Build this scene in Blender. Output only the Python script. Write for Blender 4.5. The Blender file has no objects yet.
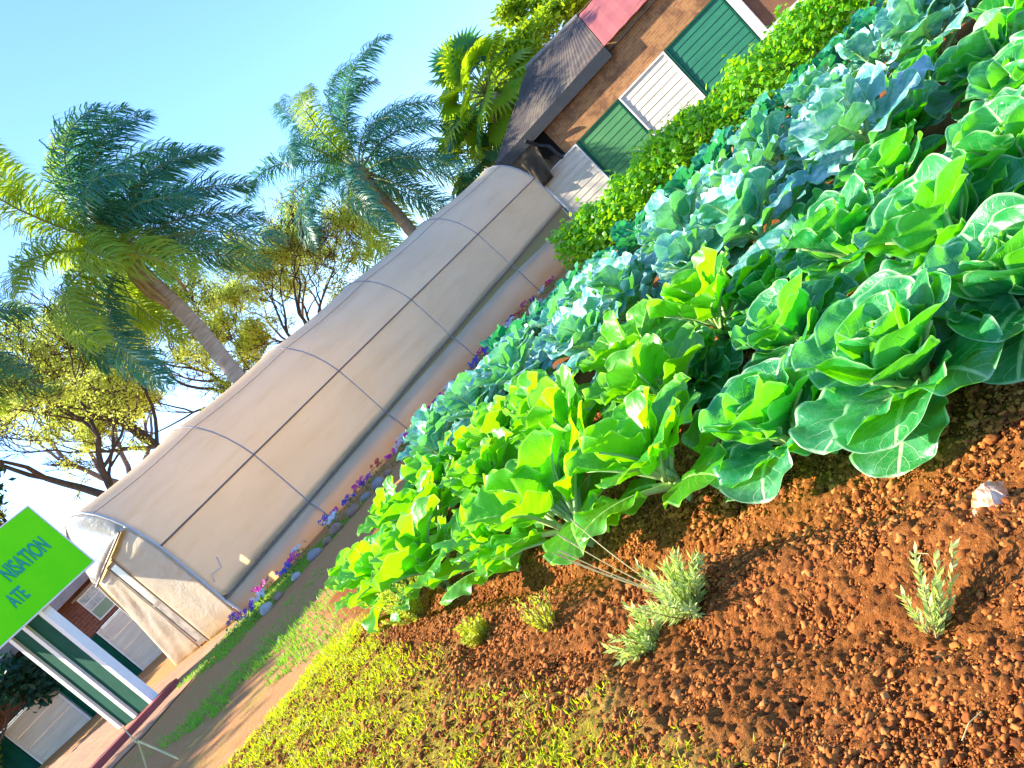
import bpy, math, random
import numpy as np
from mathutils import Vector, Matrix
rad = math.radians
random.seed(7)
C = bpy.context.scene.collection
SC = bpy.context.scene
ORD = ['first','second','third','fourth','fifth','sixth','seventh','eighth','ninth','tenth','eleventh','twelfth','thirteenth','fourteenth','fifteenth','sixteenth','seventeenth','eighteenth','nineteenth','twentieth']
SUN_AZ, SUN_EL = rad(-72), rad(33)          # azimuth from +Y towards +X

# ------------------------------------------------------------------ helpers
def hash2(ix, iy, seed):
    h = (ix.astype(np.int64)*374761393 + iy.astype(np.int64)*668265263 + seed*1442695041) & 0x7fffffff
    h = ((h ^ (h >> 13))*1274126177) & 0x7fffffff
    return ((h ^ (h >> 16)) & 0xffff)/65535.0
def vnoise(x, y, f, seed=0):
    x = np.asarray(x, float)*f; y = np.asarray(y, float)*f
    ix = np.floor(x); iy = np.floor(y); fx = x-ix; fy = y-iy
    fx = fx*fx*(3-2*fx); fy = fy*fy*(3-2*fy)
    a = hash2(ix, iy, seed); b = hash2(ix+1, iy, seed); c = hash2(ix, iy+1, seed); d = hash2(ix+1, iy+1, seed)
    return a*(1-fx)*(1-fy)+b*fx*(1-fy)+c*(1-fx)*fy+d*fx*fy
def sstep(a, b, x):
    t = np.clip((np.asarray(x, float)-a)/(b-a), 0, 1); return t*t*(3-2*t)
# boundary of the vegetable bed's soil towards the grass: signed distance, >0 on the soil side
def soil_side(x, y):
    # line from (-2.9,6.9) over (-1.5,4.4) and (-0.93,2.92) to (-0.43,1.77), (0.0,0.5)
    bx = np.interp(y, [-5, 0.5, 1.77, 2.92, 4.4, 6.9, 9.4, 14], [0.9, 0.0, -.43, -.93, -1.5, -2.6, -1.9, 1.2])
    return np.asarray(x, float)-bx + .22*(vnoise(x, y, 2.1, 5)-.5)+.12*(vnoise(x, y, 7, 6)-.5)
def bank_side(x, y):                        # >0 on the sunny bank (towards the camera)
    return (np.asarray(x, float)+2.25)*.62 - (np.asarray(y, float)-5.6)*.78*.9 + .15*(vnoise(x, y, 1.5, 9)-.5)
def gplane(x, y):
    cx = np.clip(x, -25, 20); cy = np.clip(y, -6, 40)
    return -.059*cx-.031*cy
def gz(x, y):
    x = np.asarray(x, float); y = np.asarray(y, float)
    z = gplane(x, y)
    near = 1-sstep(9, 14, np.hypot(x, y))
    soil = sstep(-.05, .2, soil_side(x, y))*near
    z = z + soil*(.03*(vnoise(x, y, 1.6, 1)-.5)+.026*(vnoise(x, y, 4.2, 2)-.5))
    # furrow that runs along the planted edge, and a low ridge outside it
    d = (x-.62)*.83+(y-1.95)*.56            # >0 behind the planted edge
    z = z + soil*(-.05*np.exp(-((d+.17)/.07)**2)*(.4+.9*vnoise(x, y, 2.3, 11)) + .035*np.exp(-((d+.34)/.1)**2) + .04*sstep(-.1, .25, d)
                  -.035*np.exp(-((d+.58)/.09)**2)*vnoise(x, y, 2.7, 13))
    z = z + near*.035*sstep(-.1, .5, bank_side(x, y))*(1-soil)
    return z
def gz1(x, y): return float(gz(np.array([x]), np.array([y]))[0])

class MB:
    def __init__(s): s.v = []; s.f = []; s.uv = []; s.mi = []; s.n = 0
    def add(s, verts, faces, uv=None, mi=0):
        b = s.n; s.v.extend([tuple(map(float, p)) for p in verts]); s.n += len(verts)
        s.f.extend([tuple(i+b for i in f) for f in faces]); s.mi.extend([mi]*len(faces))
        s.uv.extend([tuple(u) for u in uv] if uv is not None else [(0, 0)]*len(verts))
    def box(s, a, b, mi=0):
        x0, y0, z0 = a; x1, y1, z1 = b
        s.add([(x0,y0,z0),(x1,y0,z0),(x1,y1,z0),(x0,y1,z0),(x0,y0,z1),(x1,y0,z1),(x1,y1,z1),(x0,y1,z1)],
              [(0,3,2,1),(4,5,6,7),(0,1,5,4),(1,2,6,5),(2,3,7,6),(3,0,4,7)], None, mi)
    def tube(s, pts, rs, n=6, mi=0, cap=True):
        pts = [Vector(p) for p in pts]
        if not hasattr(rs, '__len__'): rs = [rs]*len(pts)
        t0 = (pts[1]-pts[0]).normalized(); up = Vector((0,0,1)) if abs(t0.z) < .9 else Vector((1,0,0))
        a = t0.cross(up).normalized(); V = []
        for i, p in enumerate(pts):
            t = (pts[min(i+1, len(pts)-1)]-pts[max(i-1, 0)]).normalized()
            a = (a-t*a.dot(t)).normalized(); b = t.cross(a)
            for k in range(n):
                w = 2*math.pi*k/n; V.append(p+(a*math.cos(w)+b*math.sin(w))*rs[i])
        F = [(i*n+k, i*n+(k+1)%n, (i+1)*n+(k+1)%n, (i+1)*n+k) for i in range(len(pts)-1) for k in range(n)]
        if cap: F += [tuple(range(n-1, -1, -1)), tuple((len(pts)-1)*n+k for k in range(n))]
        s.add(V, F, None, mi)
    def grid(s, P, UV=None, mi=0):          # P: array (n, m, 3)
        n, m = P.shape[:2]
        F = [(i*m+j, (i+1)*m+j, (i+1)*m+j+1, i*m+j+1) for i in range(n-1) for j in range(m-1)]
        s.add(P.reshape(-1, 3), F, None if UV is None else UV.reshape(-1, 2), mi)
    def mesh(s, name, mats, smooth=False):
        me = bpy.data.meshes.new(name); me.from_pydata(s.v, [], s.f)
        ul = me.uv_layers.new(name='UVMap')
        li = np.empty(len(me.loops), np.int32); me.loops.foreach_get('vertex_index', li)
        ul.data.foreach_set('uv', np.array(s.uv, np.float32)[li].ravel())
        for m in (mats if isinstance(mats, (list, tuple)) else [mats]): me.materials.append(m)
        me.polygons.foreach_set('material_index', np.array(s.mi, np.int32))
        if smooth: me.polygons.foreach_set('use_smooth', np.ones(len(me.polygons), bool))
        me.update(); return me
    def build(s, name, mats, parent=None, smooth=False):
        o = bpy.data.objects.new(name, s.mesh(name, mats, smooth)); C.objects.link(o)
        if parent is not None: o.parent = parent
        return o
def fast_mesh(name, V, F, mats, smooth=False, mi=None):  # F: (n,3) or (n,4) array
    me = bpy.data.meshes.new(name); k = F.shape[1]
    me.vertices.add(len(V)); me.vertices.foreach_set('co', V.astype(np.float32).ravel())
    me.loops.add(F.size); me.loops.foreach_set('vertex_index', F.astype(np.int32).ravel())
    me.polygons.add(len(F)); me.polygons.foreach_set('loop_start', np.arange(0, F.size, k, dtype=np.int32))
    if mi is not None: me.polygons.foreach_set('material_index', mi.astype(np.int32))
    if smooth: me.polygons.foreach_set('use_smooth', np.ones(len(F), bool))
    for m in (mats if isinstance(mats, (list, tuple)) else [mats]): me.materials.append(m)
    me.update(calc_edges=True); me.validate(); return me
def link(name, me, parent=None):
    o = bpy.data.objects.new(name, me); C.objects.link(o)
    if parent is not None: o.parent = parent
    return o
def tag(o, label=None, cat=None, group=None, kind=None):
    if label: o['label'] = label
    if cat: o['category'] = cat
    if group: o['group'] = group
    if kind: o['kind'] = kind
    return o
def thing(name, label, cat, loc=(0,0,0), rz=0, group=None):
    o = bpy.data.objects.new(name, None); C.objects.link(o); o.empty_display_size = .1
    o.location = loc; o.rotation_euler = (0, 0, rz); return tag(o, label, cat, group)

# ------------------------------------------------------------------ materials
class NT:
    def __init__(s, name):
        s.m = bpy.data.materials.new(name); s.m.use_nodes = True; s.t = s.m.node_tree
        s.t.nodes.clear(); s.out = s.n('ShaderNodeOutputMaterial')
    def n(s, typ, **kw):
        nd = s.t.nodes.new(typ)
        for k, v in kw.items(): setattr(nd, k, v)
        return nd
    def l(s, a, b): s.t.links.new(a, b)
    def setin(s, sock, v):
        if hasattr(v, 'links') or hasattr(v, 'is_output'): s.l(v, sock)
        elif isinstance(v, tuple) and len(v) == 3 and sock.type == 'RGBA': sock.default_value = (*v, 1)
        else: sock.default_value = v
    def math(s, op, a, b=0., clamp=False):
        nd = s.n('ShaderNodeMath', operation=op, use_clamp=clamp); s.setin(nd.inputs[0], a); s.setin(nd.inputs[1], b); return nd.outputs[0]
    def noise(s, vec, scale, detail=4, rough=.6, dist=0):
        nd = s.n('ShaderNodeTexNoise'); s.l(vec, nd.inputs['Vector']); nd.inputs['Scale'].default_value = scale
        nd.inputs['Detail'].default_value = detail; nd.inputs['Roughness'].default_value = rough; nd.inputs['Distortion'].default_value = dist; return nd.outputs['Fac']
    def ramp(s, f, stops):
        nd = s.n('ShaderNodeValToRGB'); e = nd.color_ramp.elements
        while len(e) < len(stops): e.new(.5)
        for el, (p, c) in zip(e, stops): el.position = p; el.color = (*c, 1) if len(c) == 3 else c
        s.l(f, nd.inputs[0]); return nd.outputs[0]
    def mix(s, f, a, b, mode='MIX'):
        nd = s.n('ShaderNodeMix', data_type='RGBA', blend_type=mode); s.setin(nd.inputs[0], f)
        s.setin(nd.inputs[6], a); s.setin(nd.inputs[7], b); return nd.outputs[2]
    def mrange(s, f, a, b, c=0., d=1.):
        nd = s.n('ShaderNodeMapRange', interpolation_type='SMOOTHSTEP'); s.setin(nd.inputs[0], f)
        for i, v in zip((1,2,3,4), (a,b,c,d)): nd.inputs[i].default_value = v
        return nd.outputs[0]
    def coord(s, k='Object'): return s.n('ShaderNodeTexCoord').outputs[k]
    def bump(s, h, st=.3, d=.01):
        nd = s.n('ShaderNodeBump'); s.l(h, nd.inputs['Height']); nd.inputs['Strength'].default_value = st; nd.inputs['Distance'].default_value = d; return nd.outputs[0]
    def pr(s, col, rough=.6, spec=.4, metal=0., bump=None, **kw):
        p = s.n('ShaderNodeBsdfPrincipled'); s.setin(p.inputs['Base Color'], col); s.setin(p.inputs['Roughness'], rough)
        p.inputs['Specular IOR Level'].default_value = spec; p.inputs['Metallic'].default_value = metal
        if bump is not None: s.l(bump, p.inputs['Normal'])
        for k, v in kw.items(): s.setin(p.inputs[k.replace('_', ' ')], v)
        return p.outputs[0]
    def transl(s, sh, col, f, bump=None):
        t = s.n('ShaderNodeBsdfTranslucent'); s.setin(t.inputs[0], col)
        if bump is not None: s.l(bump, t.inputs['Normal'])
        mx = s.n('ShaderNodeMixShader'); s.setin(mx.inputs[0], f); s.l(sh, mx.inputs[1]); s.l(t.outputs[0], mx.inputs[2]); return mx.outputs[0]
    def done(s, sh): s.l(sh, s.out.inputs['Surface']); return s.m
def plain(name, c1, c2, scale=6, rough=.6, spec=.3, bump=.15, bd=.01, metal=0., stretch=None):
    t = NT(name); v = t.coord()
    if stretch:
        mp = t.n('ShaderNodeMapping'); mp.inputs['Scale'].default_value = stretch; t.l(v, mp.inputs[0]); v = mp.outputs[0]
    f = t.noise(v, scale, 6, .65); g = t.noise(v, scale*6, 3)
    col = t.mix(t.mrange(f, .3, .7), c1, c2)
    col = t.mix(t.math('MULTIPLY', g, .25), col, c2, 'MULTIPLY')
    return t.done(t.pr(col, rough, spec, metal, t.bump(g, bump, bd)))
def leafmat(name, c1, c2, tr, vein, tf=.45, rough=.4, spec=.5, nside=6.5, bloom_glint=None, veinstr=.7, sheen=0.):
    t = NT(name); uv = t.n('ShaderNodeTexCoord').outputs['UV']
    sp = t.n('ShaderNodeSeparateXYZ'); t.l(uv, sp.inputs[0])
    a = t.math('MULTIPLY', t.math('ABSOLUTE', t.math('SUBTRACT', sp.outputs[0], .5)), 2.)
    oi = t.n('ShaderNodeObjectInfo'); rnd = oi.outputs['Random']
    v3 = t.n('ShaderNodeVectorMath', operation='ADD'); t.l(t.coord(), v3.inputs[0]); cx = t.n('ShaderNodeCombineXYZ'); t.l(t.math('MULTIPLY', rnd, 37.), cx.inputs[0]); t.l(cx.outputs[0], v3.inputs[1])
    n1 = t.noise(v3.outputs[0], 9, 4); n2 = t.noise(v3.outputs[0], 45, 4)
    wob = t.math('MULTIPLY', t.math('SUBTRACT', n1, .5), .12)
    fr = t.math('FRACT', t.math('MULTIPLY', t.math('ADD', t.math('SUBTRACT', sp.outputs[1], t.math('MULTIPLY', a, .42)), wob), nside))
    d = t.math('MULTIPLY', t.math('ABSOLUTE', t.math('SUBTRACT', fr, .5)), 2.)
    side = t.math('MULTIPLY', t.mrange(d, .88, .98), t.mrange(a, .85, .3, 0., .6))
    mid = t.mrange(a, .07, .025)
    vo = t.n('ShaderNodeTexVoronoi', feature='DISTANCE_TO_EDGE'); t.l(v3.outputs[0], vo.inputs['Vector']); vo.inputs['Scale'].default_value = 70
    fine = t.math('MULTIPLY', t.mrange(vo.outputs['Distance'], .07, .01), .10)
    rim = t.math('MULTIPLY', t.math('MAXIMUM', t.mrange(a, .92, .985), t.mrange(sp.outputs[1], .955, .99)), .9)  # pale leaf rim, whitened further to paint sunlight along the edges
    vm = t.math('MAXIMUM', t.math('MAXIMUM', t.math('MAXIMUM', mid, side), fine), rim)
    f = t.mrange(t.math('ADD', t.math('MULTIPLY', n1, .7), t.math('MULTIPLY', rnd, .35)), .3, .75)
    col = t.mix(f, c1, c2)
    col = t.mix(t.math('MULTIPLY', n2, .35), col, (.55,.6,.5), 'MULTIPLY')
    if bloom_glint: col = t.mix(t.mrange(t.noise(v3.outputs[0], 14, 5, .65), .46, .62, 0., .85), col, bloom_glint)  # pale patches: waxy bloom plus sunlit highlights painted into the colour
    col = t.mix(t.mrange(t.noise(v3.outputs[0], 6.5, 6, .7), .66, .74, 0., .55), col, (.42,.38,.06))
    col = t.mix(t.math('MULTIPLY', vm, veinstr), col, vein)
    bmp = t.bump(t.math('ADD', t.math('MULTIPLY', vm, -1.), t.math('MULTIPLY', n2, .5)), .45, .006)
    sh = t.pr(col, rough, spec, 0., bmp)
    tcol = t.mix(t.math('MULTIPLY', vm, .45), t.mix(f, tr, tuple(x*.75 for x in tr)), tuple(min(1, x*1.3+.1) for x in tr))
    return t.done(t.transl(sh, tcol, tf, bmp))

M = {}
M['cab'] = leafmat('cabbage_leaf', (.004,.20,.075), (.016,.31,.06), (.22,.95,.0), (.58,.80,.44), .45, .36, .9, bloom_glint=(.10,.42,.18), veinstr=.9)
M['cabin'] = leafmat('cabbage_heart', (.015,.28,.09), (.05,.38,.09), (.32,.92,.0), (.46,.66,.30), .45, .38, .6)
M['lime'] = leafmat('lime_leaf', (.05,.36,.015), (.13,.48,.02), (.36,.97,.0), (.46,.70,.16), .48, .36, .7)
M['glau'] = leafmat('glaucous_leaf', (.05,.32,.30), (.11,.40,.36), (.22,.85,.02), (.60,.78,.68), .26, .38, .9, bloom_glint=(.52,.70,.64))
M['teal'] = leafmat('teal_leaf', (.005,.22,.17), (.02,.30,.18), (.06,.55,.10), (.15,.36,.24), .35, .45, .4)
M['stalk'] = plain('pale_stalk', (.30,.48,.14), (.42,.55,.22), 12, .5, .4)
def simpleleaf(name, c1, c2, tr, tf=.45, rough=.5, spec=.35, sc=6):
    t = NT(name); g = t.n('ShaderNodeNewGeometry').outputs['Random Per Island']
    n = t.noise(t.coord(), sc, 3)
    f = t.mrange(t.math('ADD', t.math('MULTIPLY', g, .6), t.math('MULTIPLY', n, .4)), .15, .85)
    return t.done(t.transl(t.pr(t.mix(f, c1, c2), rough, spec), t.mix(f, tr, tuple(x*.7 for x in tr)), tf))
M['hedge'] = simpleleaf('bean_leaf', (.07,.34,.015), (.20,.48,.03), (.52,.97,.01), .5, .38, .55)
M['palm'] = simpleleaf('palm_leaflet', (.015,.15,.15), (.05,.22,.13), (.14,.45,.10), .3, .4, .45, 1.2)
M['palmy'] = simpleleaf('sunlit_palm_leaflet', (.14,.28,.03), (.26,.38,.03), (.55,.75,.02), .45, .42, .4, 1.2)  # yellower copy of the palm leaflet, sunlight painted into its colour
M['fan'] = simpleleaf('fan_palm_leaf', (.12,.32,.02), (.28,.42,.03), (.70,.95,.02), .5, .4, .5, 1.)
M['fandark'] = simpleleaf('fan_palm_shade_leaf', (.02,.16,.10), (.04,.22,.09), (.12,.4,.06), .35, .4, .5, 1.)  # darker copy of the fan leaf, shade painted into its colour
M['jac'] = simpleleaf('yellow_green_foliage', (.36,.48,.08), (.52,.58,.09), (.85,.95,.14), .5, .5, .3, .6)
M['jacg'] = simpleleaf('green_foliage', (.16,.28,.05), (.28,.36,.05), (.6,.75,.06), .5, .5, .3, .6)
M['bright'] = simpleleaf('bright_foliage', (.14,.30,.01), (.26,.38,.02), (.6,.80,.02), .5, .5, .3, .6)
M['dark'] = simpleleaf('dark_foliage', (.01,.06,.05), (.02,.09,.05), (.04,.2,.06), .3, .5, .3, .6)
M['grass'] = simpleleaf('yellow_grass', (.30,.42,.01), (.50,.48,.015), (.74,.86,.01), .45, .5, .3, 3)
M['lawn'] = simpleleaf('shaded_lawn_grass', (.10,.34,.03), (.20,.42,.05), (.35,.7,.03), .4, .5, .3, 3)
M['herb'] = simpleleaf('grey_green_needles', (.44,.58,.14), (.60,.68,.28), (.75,.95,.15), .35, .5, .35, 20)
M['seedling'] = simpleleaf('yellow_seedling', (.38,.46,.03), (.52,.52,.05), (.8,.85,.05), .4, .5, .3, 20)
M['bark'] = plain('dark_bark', (.09,.065,.055), (.17,.12,.085), 9, .9, .1, .5, .04, stretch=(1,1,.25))
M['twig'] = plain('greyish_twig', (.16,.13,.13), (.25,.2,.18), 3, .9, .1)
M['ptrunk'] = plain('palm_trunk_bark', (.32,.24,.17), (.5,.42,.34), 4, .85, .15, .5, .03, stretch=(.4,.4,3))
M['psheath'] = plain('old_leaf_sheath', (.32,.20,.07), (.5,.38,.16), 3, .7, .2)
M['rachis'] = plain('frond_stalk', (.14,.22,.06), (.28,.3,.09), 3, .5, .3)
M['stem'] = plain('straw_stem', (.50,.42,.16), (.66,.56,.26), 20, .6, .3)
M['hstem'] = plain('woody_stem', (.30,.2,.09), (.42,.30,.14), 30, .8, .2)
M['white'] = plain('white_paint', (.80,.79,.74), (.70,.69,.65), 3, .5, .4, .08)
M['whiteb'] = plain('white_boards', (.78,.71,.56), (.64,.57,.44), 2.5, .6, .3, .1, stretch=(.5,1,4))
M['green'] = plain('green_painted_boards', (.012,.15,.085), (.02,.20,.10), 2.5, .5, .4, .1, stretch=(.5,1,4))
M['sun_green'] = plain('sun_tinted_green_boards', (.05,.22,.07), (.08,.27,.09), 2.5, .5, .4, .1, stretch=(.5,1,4))  # same green paint as the dark bay, lightened and yellowed for sun glare
M['dgreen'] = plain('dark_green_paint', (.004,.075,.045), (.008,.10,.06), 3, .85, .1)
M['black'] = plain('black_gutter_paint', (.012,.014,.018), (.02,.022,.025), 5, .45, .4)
M['void'] = plain('unlit_recess_wall', (.03,.035,.04), (.05,.05,.05), 3, .8, .1)  # near black, the shade of the recess painted into the colour
M['fascia'] = plain('grey_fascia', (.20,.19,.18), (.27,.25,.23), 3, .7, .2)
M['pink'] = plain('pink_roof_paint', (.38,.115,.10), (.30,.09,.085), 1.5, .55, .3, .1)
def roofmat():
    t = NT('mottled_roof_sheet'); v = t.coord(); n = t.noise(v, .8, 6, .7); m = t.noise(v, 3.2, 5, .7)  # dark grey brown mottled with lighter and rusty patches
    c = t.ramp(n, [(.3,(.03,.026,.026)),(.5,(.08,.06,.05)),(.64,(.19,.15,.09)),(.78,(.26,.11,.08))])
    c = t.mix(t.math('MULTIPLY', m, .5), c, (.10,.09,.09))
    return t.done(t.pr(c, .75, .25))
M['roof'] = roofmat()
M['wood'] = plain('brown_wood_wall', (.16,.08,.045), (.24,.12,.06), 3, .7, .25, .2)
M['net'] = None
def netmat():
    t = NT('brown_shade_cloth'); v = t.coord(); n = t.noise(v, 1.4, 4); sp = t.n('ShaderNodeSeparateXYZ'); t.l(v, sp.inputs[0])
    w = t.math('SINE', t.math('MULTIPLY', sp.outputs[0], 9.))
    c = t.mix(t.mrange(n, .35, .65), (.07,.055,.04), (.17,.13,.08))
    c = t.mix(t.mrange(w, .2, 1., 0., .35), c, (.26,.2,.12))
    return t.done(t.transl(t.pr(c, .8, .1), (.3,.24,.13), .3))
M['net'] = netmat()
def brickmat(name, c1, c2, mortar, soot, sc=1.):
    t = NT(name); v = t.coord(); mp = t.n('ShaderNodeMapping'); mp.inputs['Rotation'].default_value = (rad(90), 0, 0); t.l(v, mp.inputs[0])
    b = t.n('ShaderNodeTexBrick'); t.l(mp.outputs[0], b.inputs['Vector'])
    b.inputs['Scale'].default_value = 1.; b.inputs['Brick Width'].default_value = .23*sc; b.inputs['Row Height'].default_value = .085*sc; b.inputs['Mortar Size'].default_value = .009*sc
    t.setin(b.inputs['Color1'], c1); t.setin(b.inputs['Color2'], c2); t.setin(b.inputs['Mortar'], mortar)
    n = t.noise(v, 1.1, 6, .7); m = t.noise(v, 9, 4)
    c = t.mix(t.mrange(n, .45, .62, 0., .7), b.outputs['Color'], soot); c = t.mix(t.math('MULTIPLY', m, .45), c, (.3,.2,.12), 'MULTIPLY')
    return t.done(t.pr(c, .85, .15, 0., t.bump(b.outputs['Fac'], -.4, .01)))
M['brick'] = brickmat('orange_facebrick', (.52,.24,.08), (.38,.15,.05), (.40,.30,.18), (.15,.075,.045))
M['brickd'] = brickmat('red_brown_facebrick', (.26,.09,.05), (.20,.07,.045), (.24,.17,.13), (.13,.06,.04))
def paving():
    t = NT('brick_paving'); v = t.coord()
    b = t.n('ShaderNodeTexBrick'); mp = t.n('ShaderNodeMapping'); mp.inputs['Rotation'].default_value = (0, 0, rad(52)); t.l(v, mp.inputs[0]); t.l(mp.outputs[0], b.inputs['Vector'])
    b.inputs['Scale'].default_value = 1.; b.inputs['Brick Width'].default_value = .22; b.inputs['Row Height'].default_value = .11; b.inputs['Mortar Size'].default_value = .006
    t.setin(b.inputs['Color1'], (.42,.20,.11)); t.setin(b.inputs['Color2'], (.32,.15,.09)); t.setin(b.inputs['Mortar'], (.22,.14,.09))
    n = t.noise(v, 1.5, 6, .7); c = t.mix(t.mrange(n, .4, .7, 0., .8), b.outputs['Color'], (.44,.25,.12))
    return t.done(t.pr(c, .85, .2, 0., t.bump(b.outputs['Fac'], -.3, .005)))
M['pave'] = paving()
M['redkerb'] = plain('red_floor_polish', (.26,.035,.03), (.36,.06,.05), 3, .45, .4)
def plastic(name, base, tr, tf, rough=.42, soil=None, spec=.35, wr=1.):
    t = NT(name); v = t.coord(); mp = t.n('ShaderNodeMapping'); mp.inputs['Scale'].default_value = (.25, 1, 1.6); t.l(v, mp.inputs[0])
    n = t.noise(mp.outputs[0], 1.6, 6, .65, .4); f = t.noise(v, 14, 4); sp = t.n('ShaderNodeSeparateXYZ'); t.l(v, sp.inputs[0])
    c = t.mix(t.mrange(n, .35, .7), base, tuple(x*.86 for x in base))
    c = t.mix(t.mrange(t.noise(mp.outputs[0], 4.5, 5, .7), .48, .72, 0., .4), c, (.66,.52,.28))
    if soil:
        h = t.math('ADD', sp.outputs[2], t.math('MULTIPLY', sp.outputs[0], .046))   # height over the sloping ground
        h2 = t.math('SUBTRACT', h, t.math('MULTIPLY', t.noise(v, 2.2, 5, .7), .42))
        c = t.mix(t.mrange(h2, .12, -.3, 0., .75), c, soil)
    bm = t.bump(t.math('ADD', n, t.math('MULTIPLY', f, .06)), .5*wr, .06)
    return t.done(t.transl(t.pr(c, rough, spec, 0., bm), tr, tf))
M['sheet'] = plastic('milky_greenhouse_sheet', (.96,.87,.68), (.97,.85,.60), .58, .4)
M['skirt'] = plastic('soil_stained_skirt_sheet', (.94,.82,.62), (.97,.80,.52), .6, .5, soil=(.74,.45,.20))
M['frontsheet'] = plastic('creased_front_sheet', (.66,.58,.43), (.7,.6,.4), .3, .32, soil=(.5,.32,.12), wr=1.)
M['hood'] = plastic('glossy_hood_sheet', (.50,.52,.50), (.5,.52,.46), .2, .2, spec=.8, wr=.8)
M['pipe'] = plain('grey_violet_pipe', (.15,.125,.135), (.19,.16,.17), 5, .5, .4)
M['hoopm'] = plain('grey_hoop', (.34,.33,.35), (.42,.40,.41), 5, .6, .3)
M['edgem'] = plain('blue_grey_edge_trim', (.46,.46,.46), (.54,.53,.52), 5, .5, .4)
M['vent'] = plain('olive_vent_mesh', (.26,.22,.10), (.36,.30,.15), 20, .8, .1)
M['dframe'] = plain('brown_door_frame', (.26,.20,.14), (.36,.29,.21), 6, .5, .3)
M['glass'] = plain('dull_window_glass', (.22,.22,.2), (.5,.48,.42), 6, .12, .7)
M['board'] = plain('lime_sign_face', (.13,.74,.002), (.16,.78,.003), 2, .6, .12, .03)
M['letter'] = plain('teal_letter_paint', (.0,.36,.25), (.0,.30,.22), 3, .45, .3)
M['concrete'] = plain('concrete', (.3,.27,.24), (.4,.36,.32), 4, .9, .2)
M['foil'] = plain('torn_wrapper', (.82,.66,.46), (.72,.2,.04), 22, .35, .5, .3)
def stones(name, a, b): return plain(name, a, b, 8, .85, .2, .4, .02)
M['stone'] = [stones('pale_stone', (.42,.36,.32), (.55,.48,.42)), stones('brown_stone', (.30,.17,.11), (.42,.26,.17)), stones('grey_stone', (.30,.25,.23), (.38,.32,.30))]
M['petal'] = {'magenta': simpleleaf('magenta_petal', (.62,.01,.28), (.75,.03,.42), (.8,.05,.5), .3), 'purple': simpleleaf('purple_petal', (.16,.03,.34), (.25,.05,.42), (.4,.1,.6), .3),
              'blue': simpleleaf('blue_petal', (.03,.05,.42), (.08,.1,.55), (.1,.15,.7), .3), 'white': simpleleaf('white_petal', (.75,.75,.78), (.82,.8,.75), (.8,.8,.8), .3), 'red': simpleleaf('red_petal', (.6,.03,.05), (.7,.08,.06), (.8,.1,.1), .3)}
M['fleaf'] = simpleleaf('flower_leaf', (.04,.2,.04), (.09,.28,.05), (.25,.55,.03), .35)

# ------------------------------------------------------------------ ground
def ground_material():
    t = NT('garden_ground'); v = t.coord()
    at = t.n('ShaderNodeAttribute', attribute_name='mask'); sp = t.n('ShaderNodeSeparateColor'); t.l(at.outputs['Color'], sp.inputs[0])
    n1 = t.noise(v, 1.7, 6, .7); n2 = t.noise(v, 14, 6, .7); n3 = t.noise(v, 70, 5, .7); n4 = t.noise(v, 260, 4, .7)
    soil = t.mix(t.mrange(n2, .35, .68), (.14,.042,.010), (.34,.108,.02)); soil = t.mix(t.mrange(n3, .35, .7), soil, (.42,.155,.035)); soil = t.mix(t.mrange(n1, .5, .7, 0., .4), soil, (.20,.06,.015))
    bank = t.mix(t.mrange(n2, .35, .65), (.34,.16,.025), (.40,.29,.03)); bank = t.mix(t.mrange(n3, .4, .65), bank, (.30,.30,.03))
    far = t.mix(t.mrange(n1, .45, .7), (.58,.25,.085), (.42,.30,.06)); far = t.mix(t.mrange(n2, .4, .7, 0., .7), far, (.58,.32,.16)); far = t.mix(t.mrange(n3, .55, .75, 0., .6), far, (.25,.12,.06))
    c = t.mix(sp.outputs[0], far, soil); c = t.mix(sp.outputs[1], c, bank)
    h = t.math('ADD', t.math('ADD', n2, t.math('MULTIPLY', n3, .7)), t.math('MULTIPLY', n4, .3)); c = t.mix(t.mrange(n4, .5, .3, 0., .5), c, (.09,.03,.01))  # low spots of the fine grain darkened, crevice shade painted in
    return t.done(t.pr(c, .95, .12, 0., t.bump(h, 1., .022)))
def axis(lo, hi, dlo, dhi, step, g=1.12):
    a = list(np.arange(dlo, dhi, step)); s = step; x = a[-1]
    while x < hi: s = min(s*g, 30); x += s; a.append(x)
    s = step; x = a[0]; b = []
    while x > lo: s = min(s*g, 30); x -= s; b.append(x)
    return np.array(b[::-1]+a)
def worley(x, y, f, seed):
    x = x*f; y = y*f; ix = np.floor(x); iy = np.floor(y); best = np.full(x.shape, 9.); rr_ = np.zeros(x.shape)
    for a in (-1, 0, 1):
        for b in (-1, 0, 1):
            jx, jy = hash2(ix+a, iy+b, seed), hash2(ix+a, iy+b, seed+1); d = np.hypot(ix+a+jx-x, iy+b+jy-y); q = hash2(ix+a, iy+b, seed+2)
            k_ = d/(.35+.45*q); rr_ = np.where(k_ < best, q, rr_); best = np.minimum(best, k_)
    return np.sqrt(np.maximum(0, 1-best**2))*(.3+.7*rr_)
xs = axis(-600, 600, -1.3, 1.3, .0068); ys = axis(-30, 900, .85, 3.0, .0068, 1.03)
X, Y = np.meshgrid(xs, ys, indexing='ij')
Z = gz(X, Y)
ss = sstep(-.08, .12, soil_side(X, Y))*(1-sstep(11, 13, np.hypot(X, Y))); fine = (1-sstep(4, 7, np.hypot(X, Y)))
lump = .014*(vnoise(X, Y, 14, 21)-.5)+.011*(vnoise(X, Y, 33, 22)-.5)+.006*(vnoise(X, Y, 75, 23)-.5)
lump += .02*np.maximum(0, vnoise(X, Y, 20, 24)-.62)
wx_, wy_ = X+.012*(vnoise(X, Y, 40, 61)-.5), Y+.012*(vnoise(X, Y, 40, 62)-.5)
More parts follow.
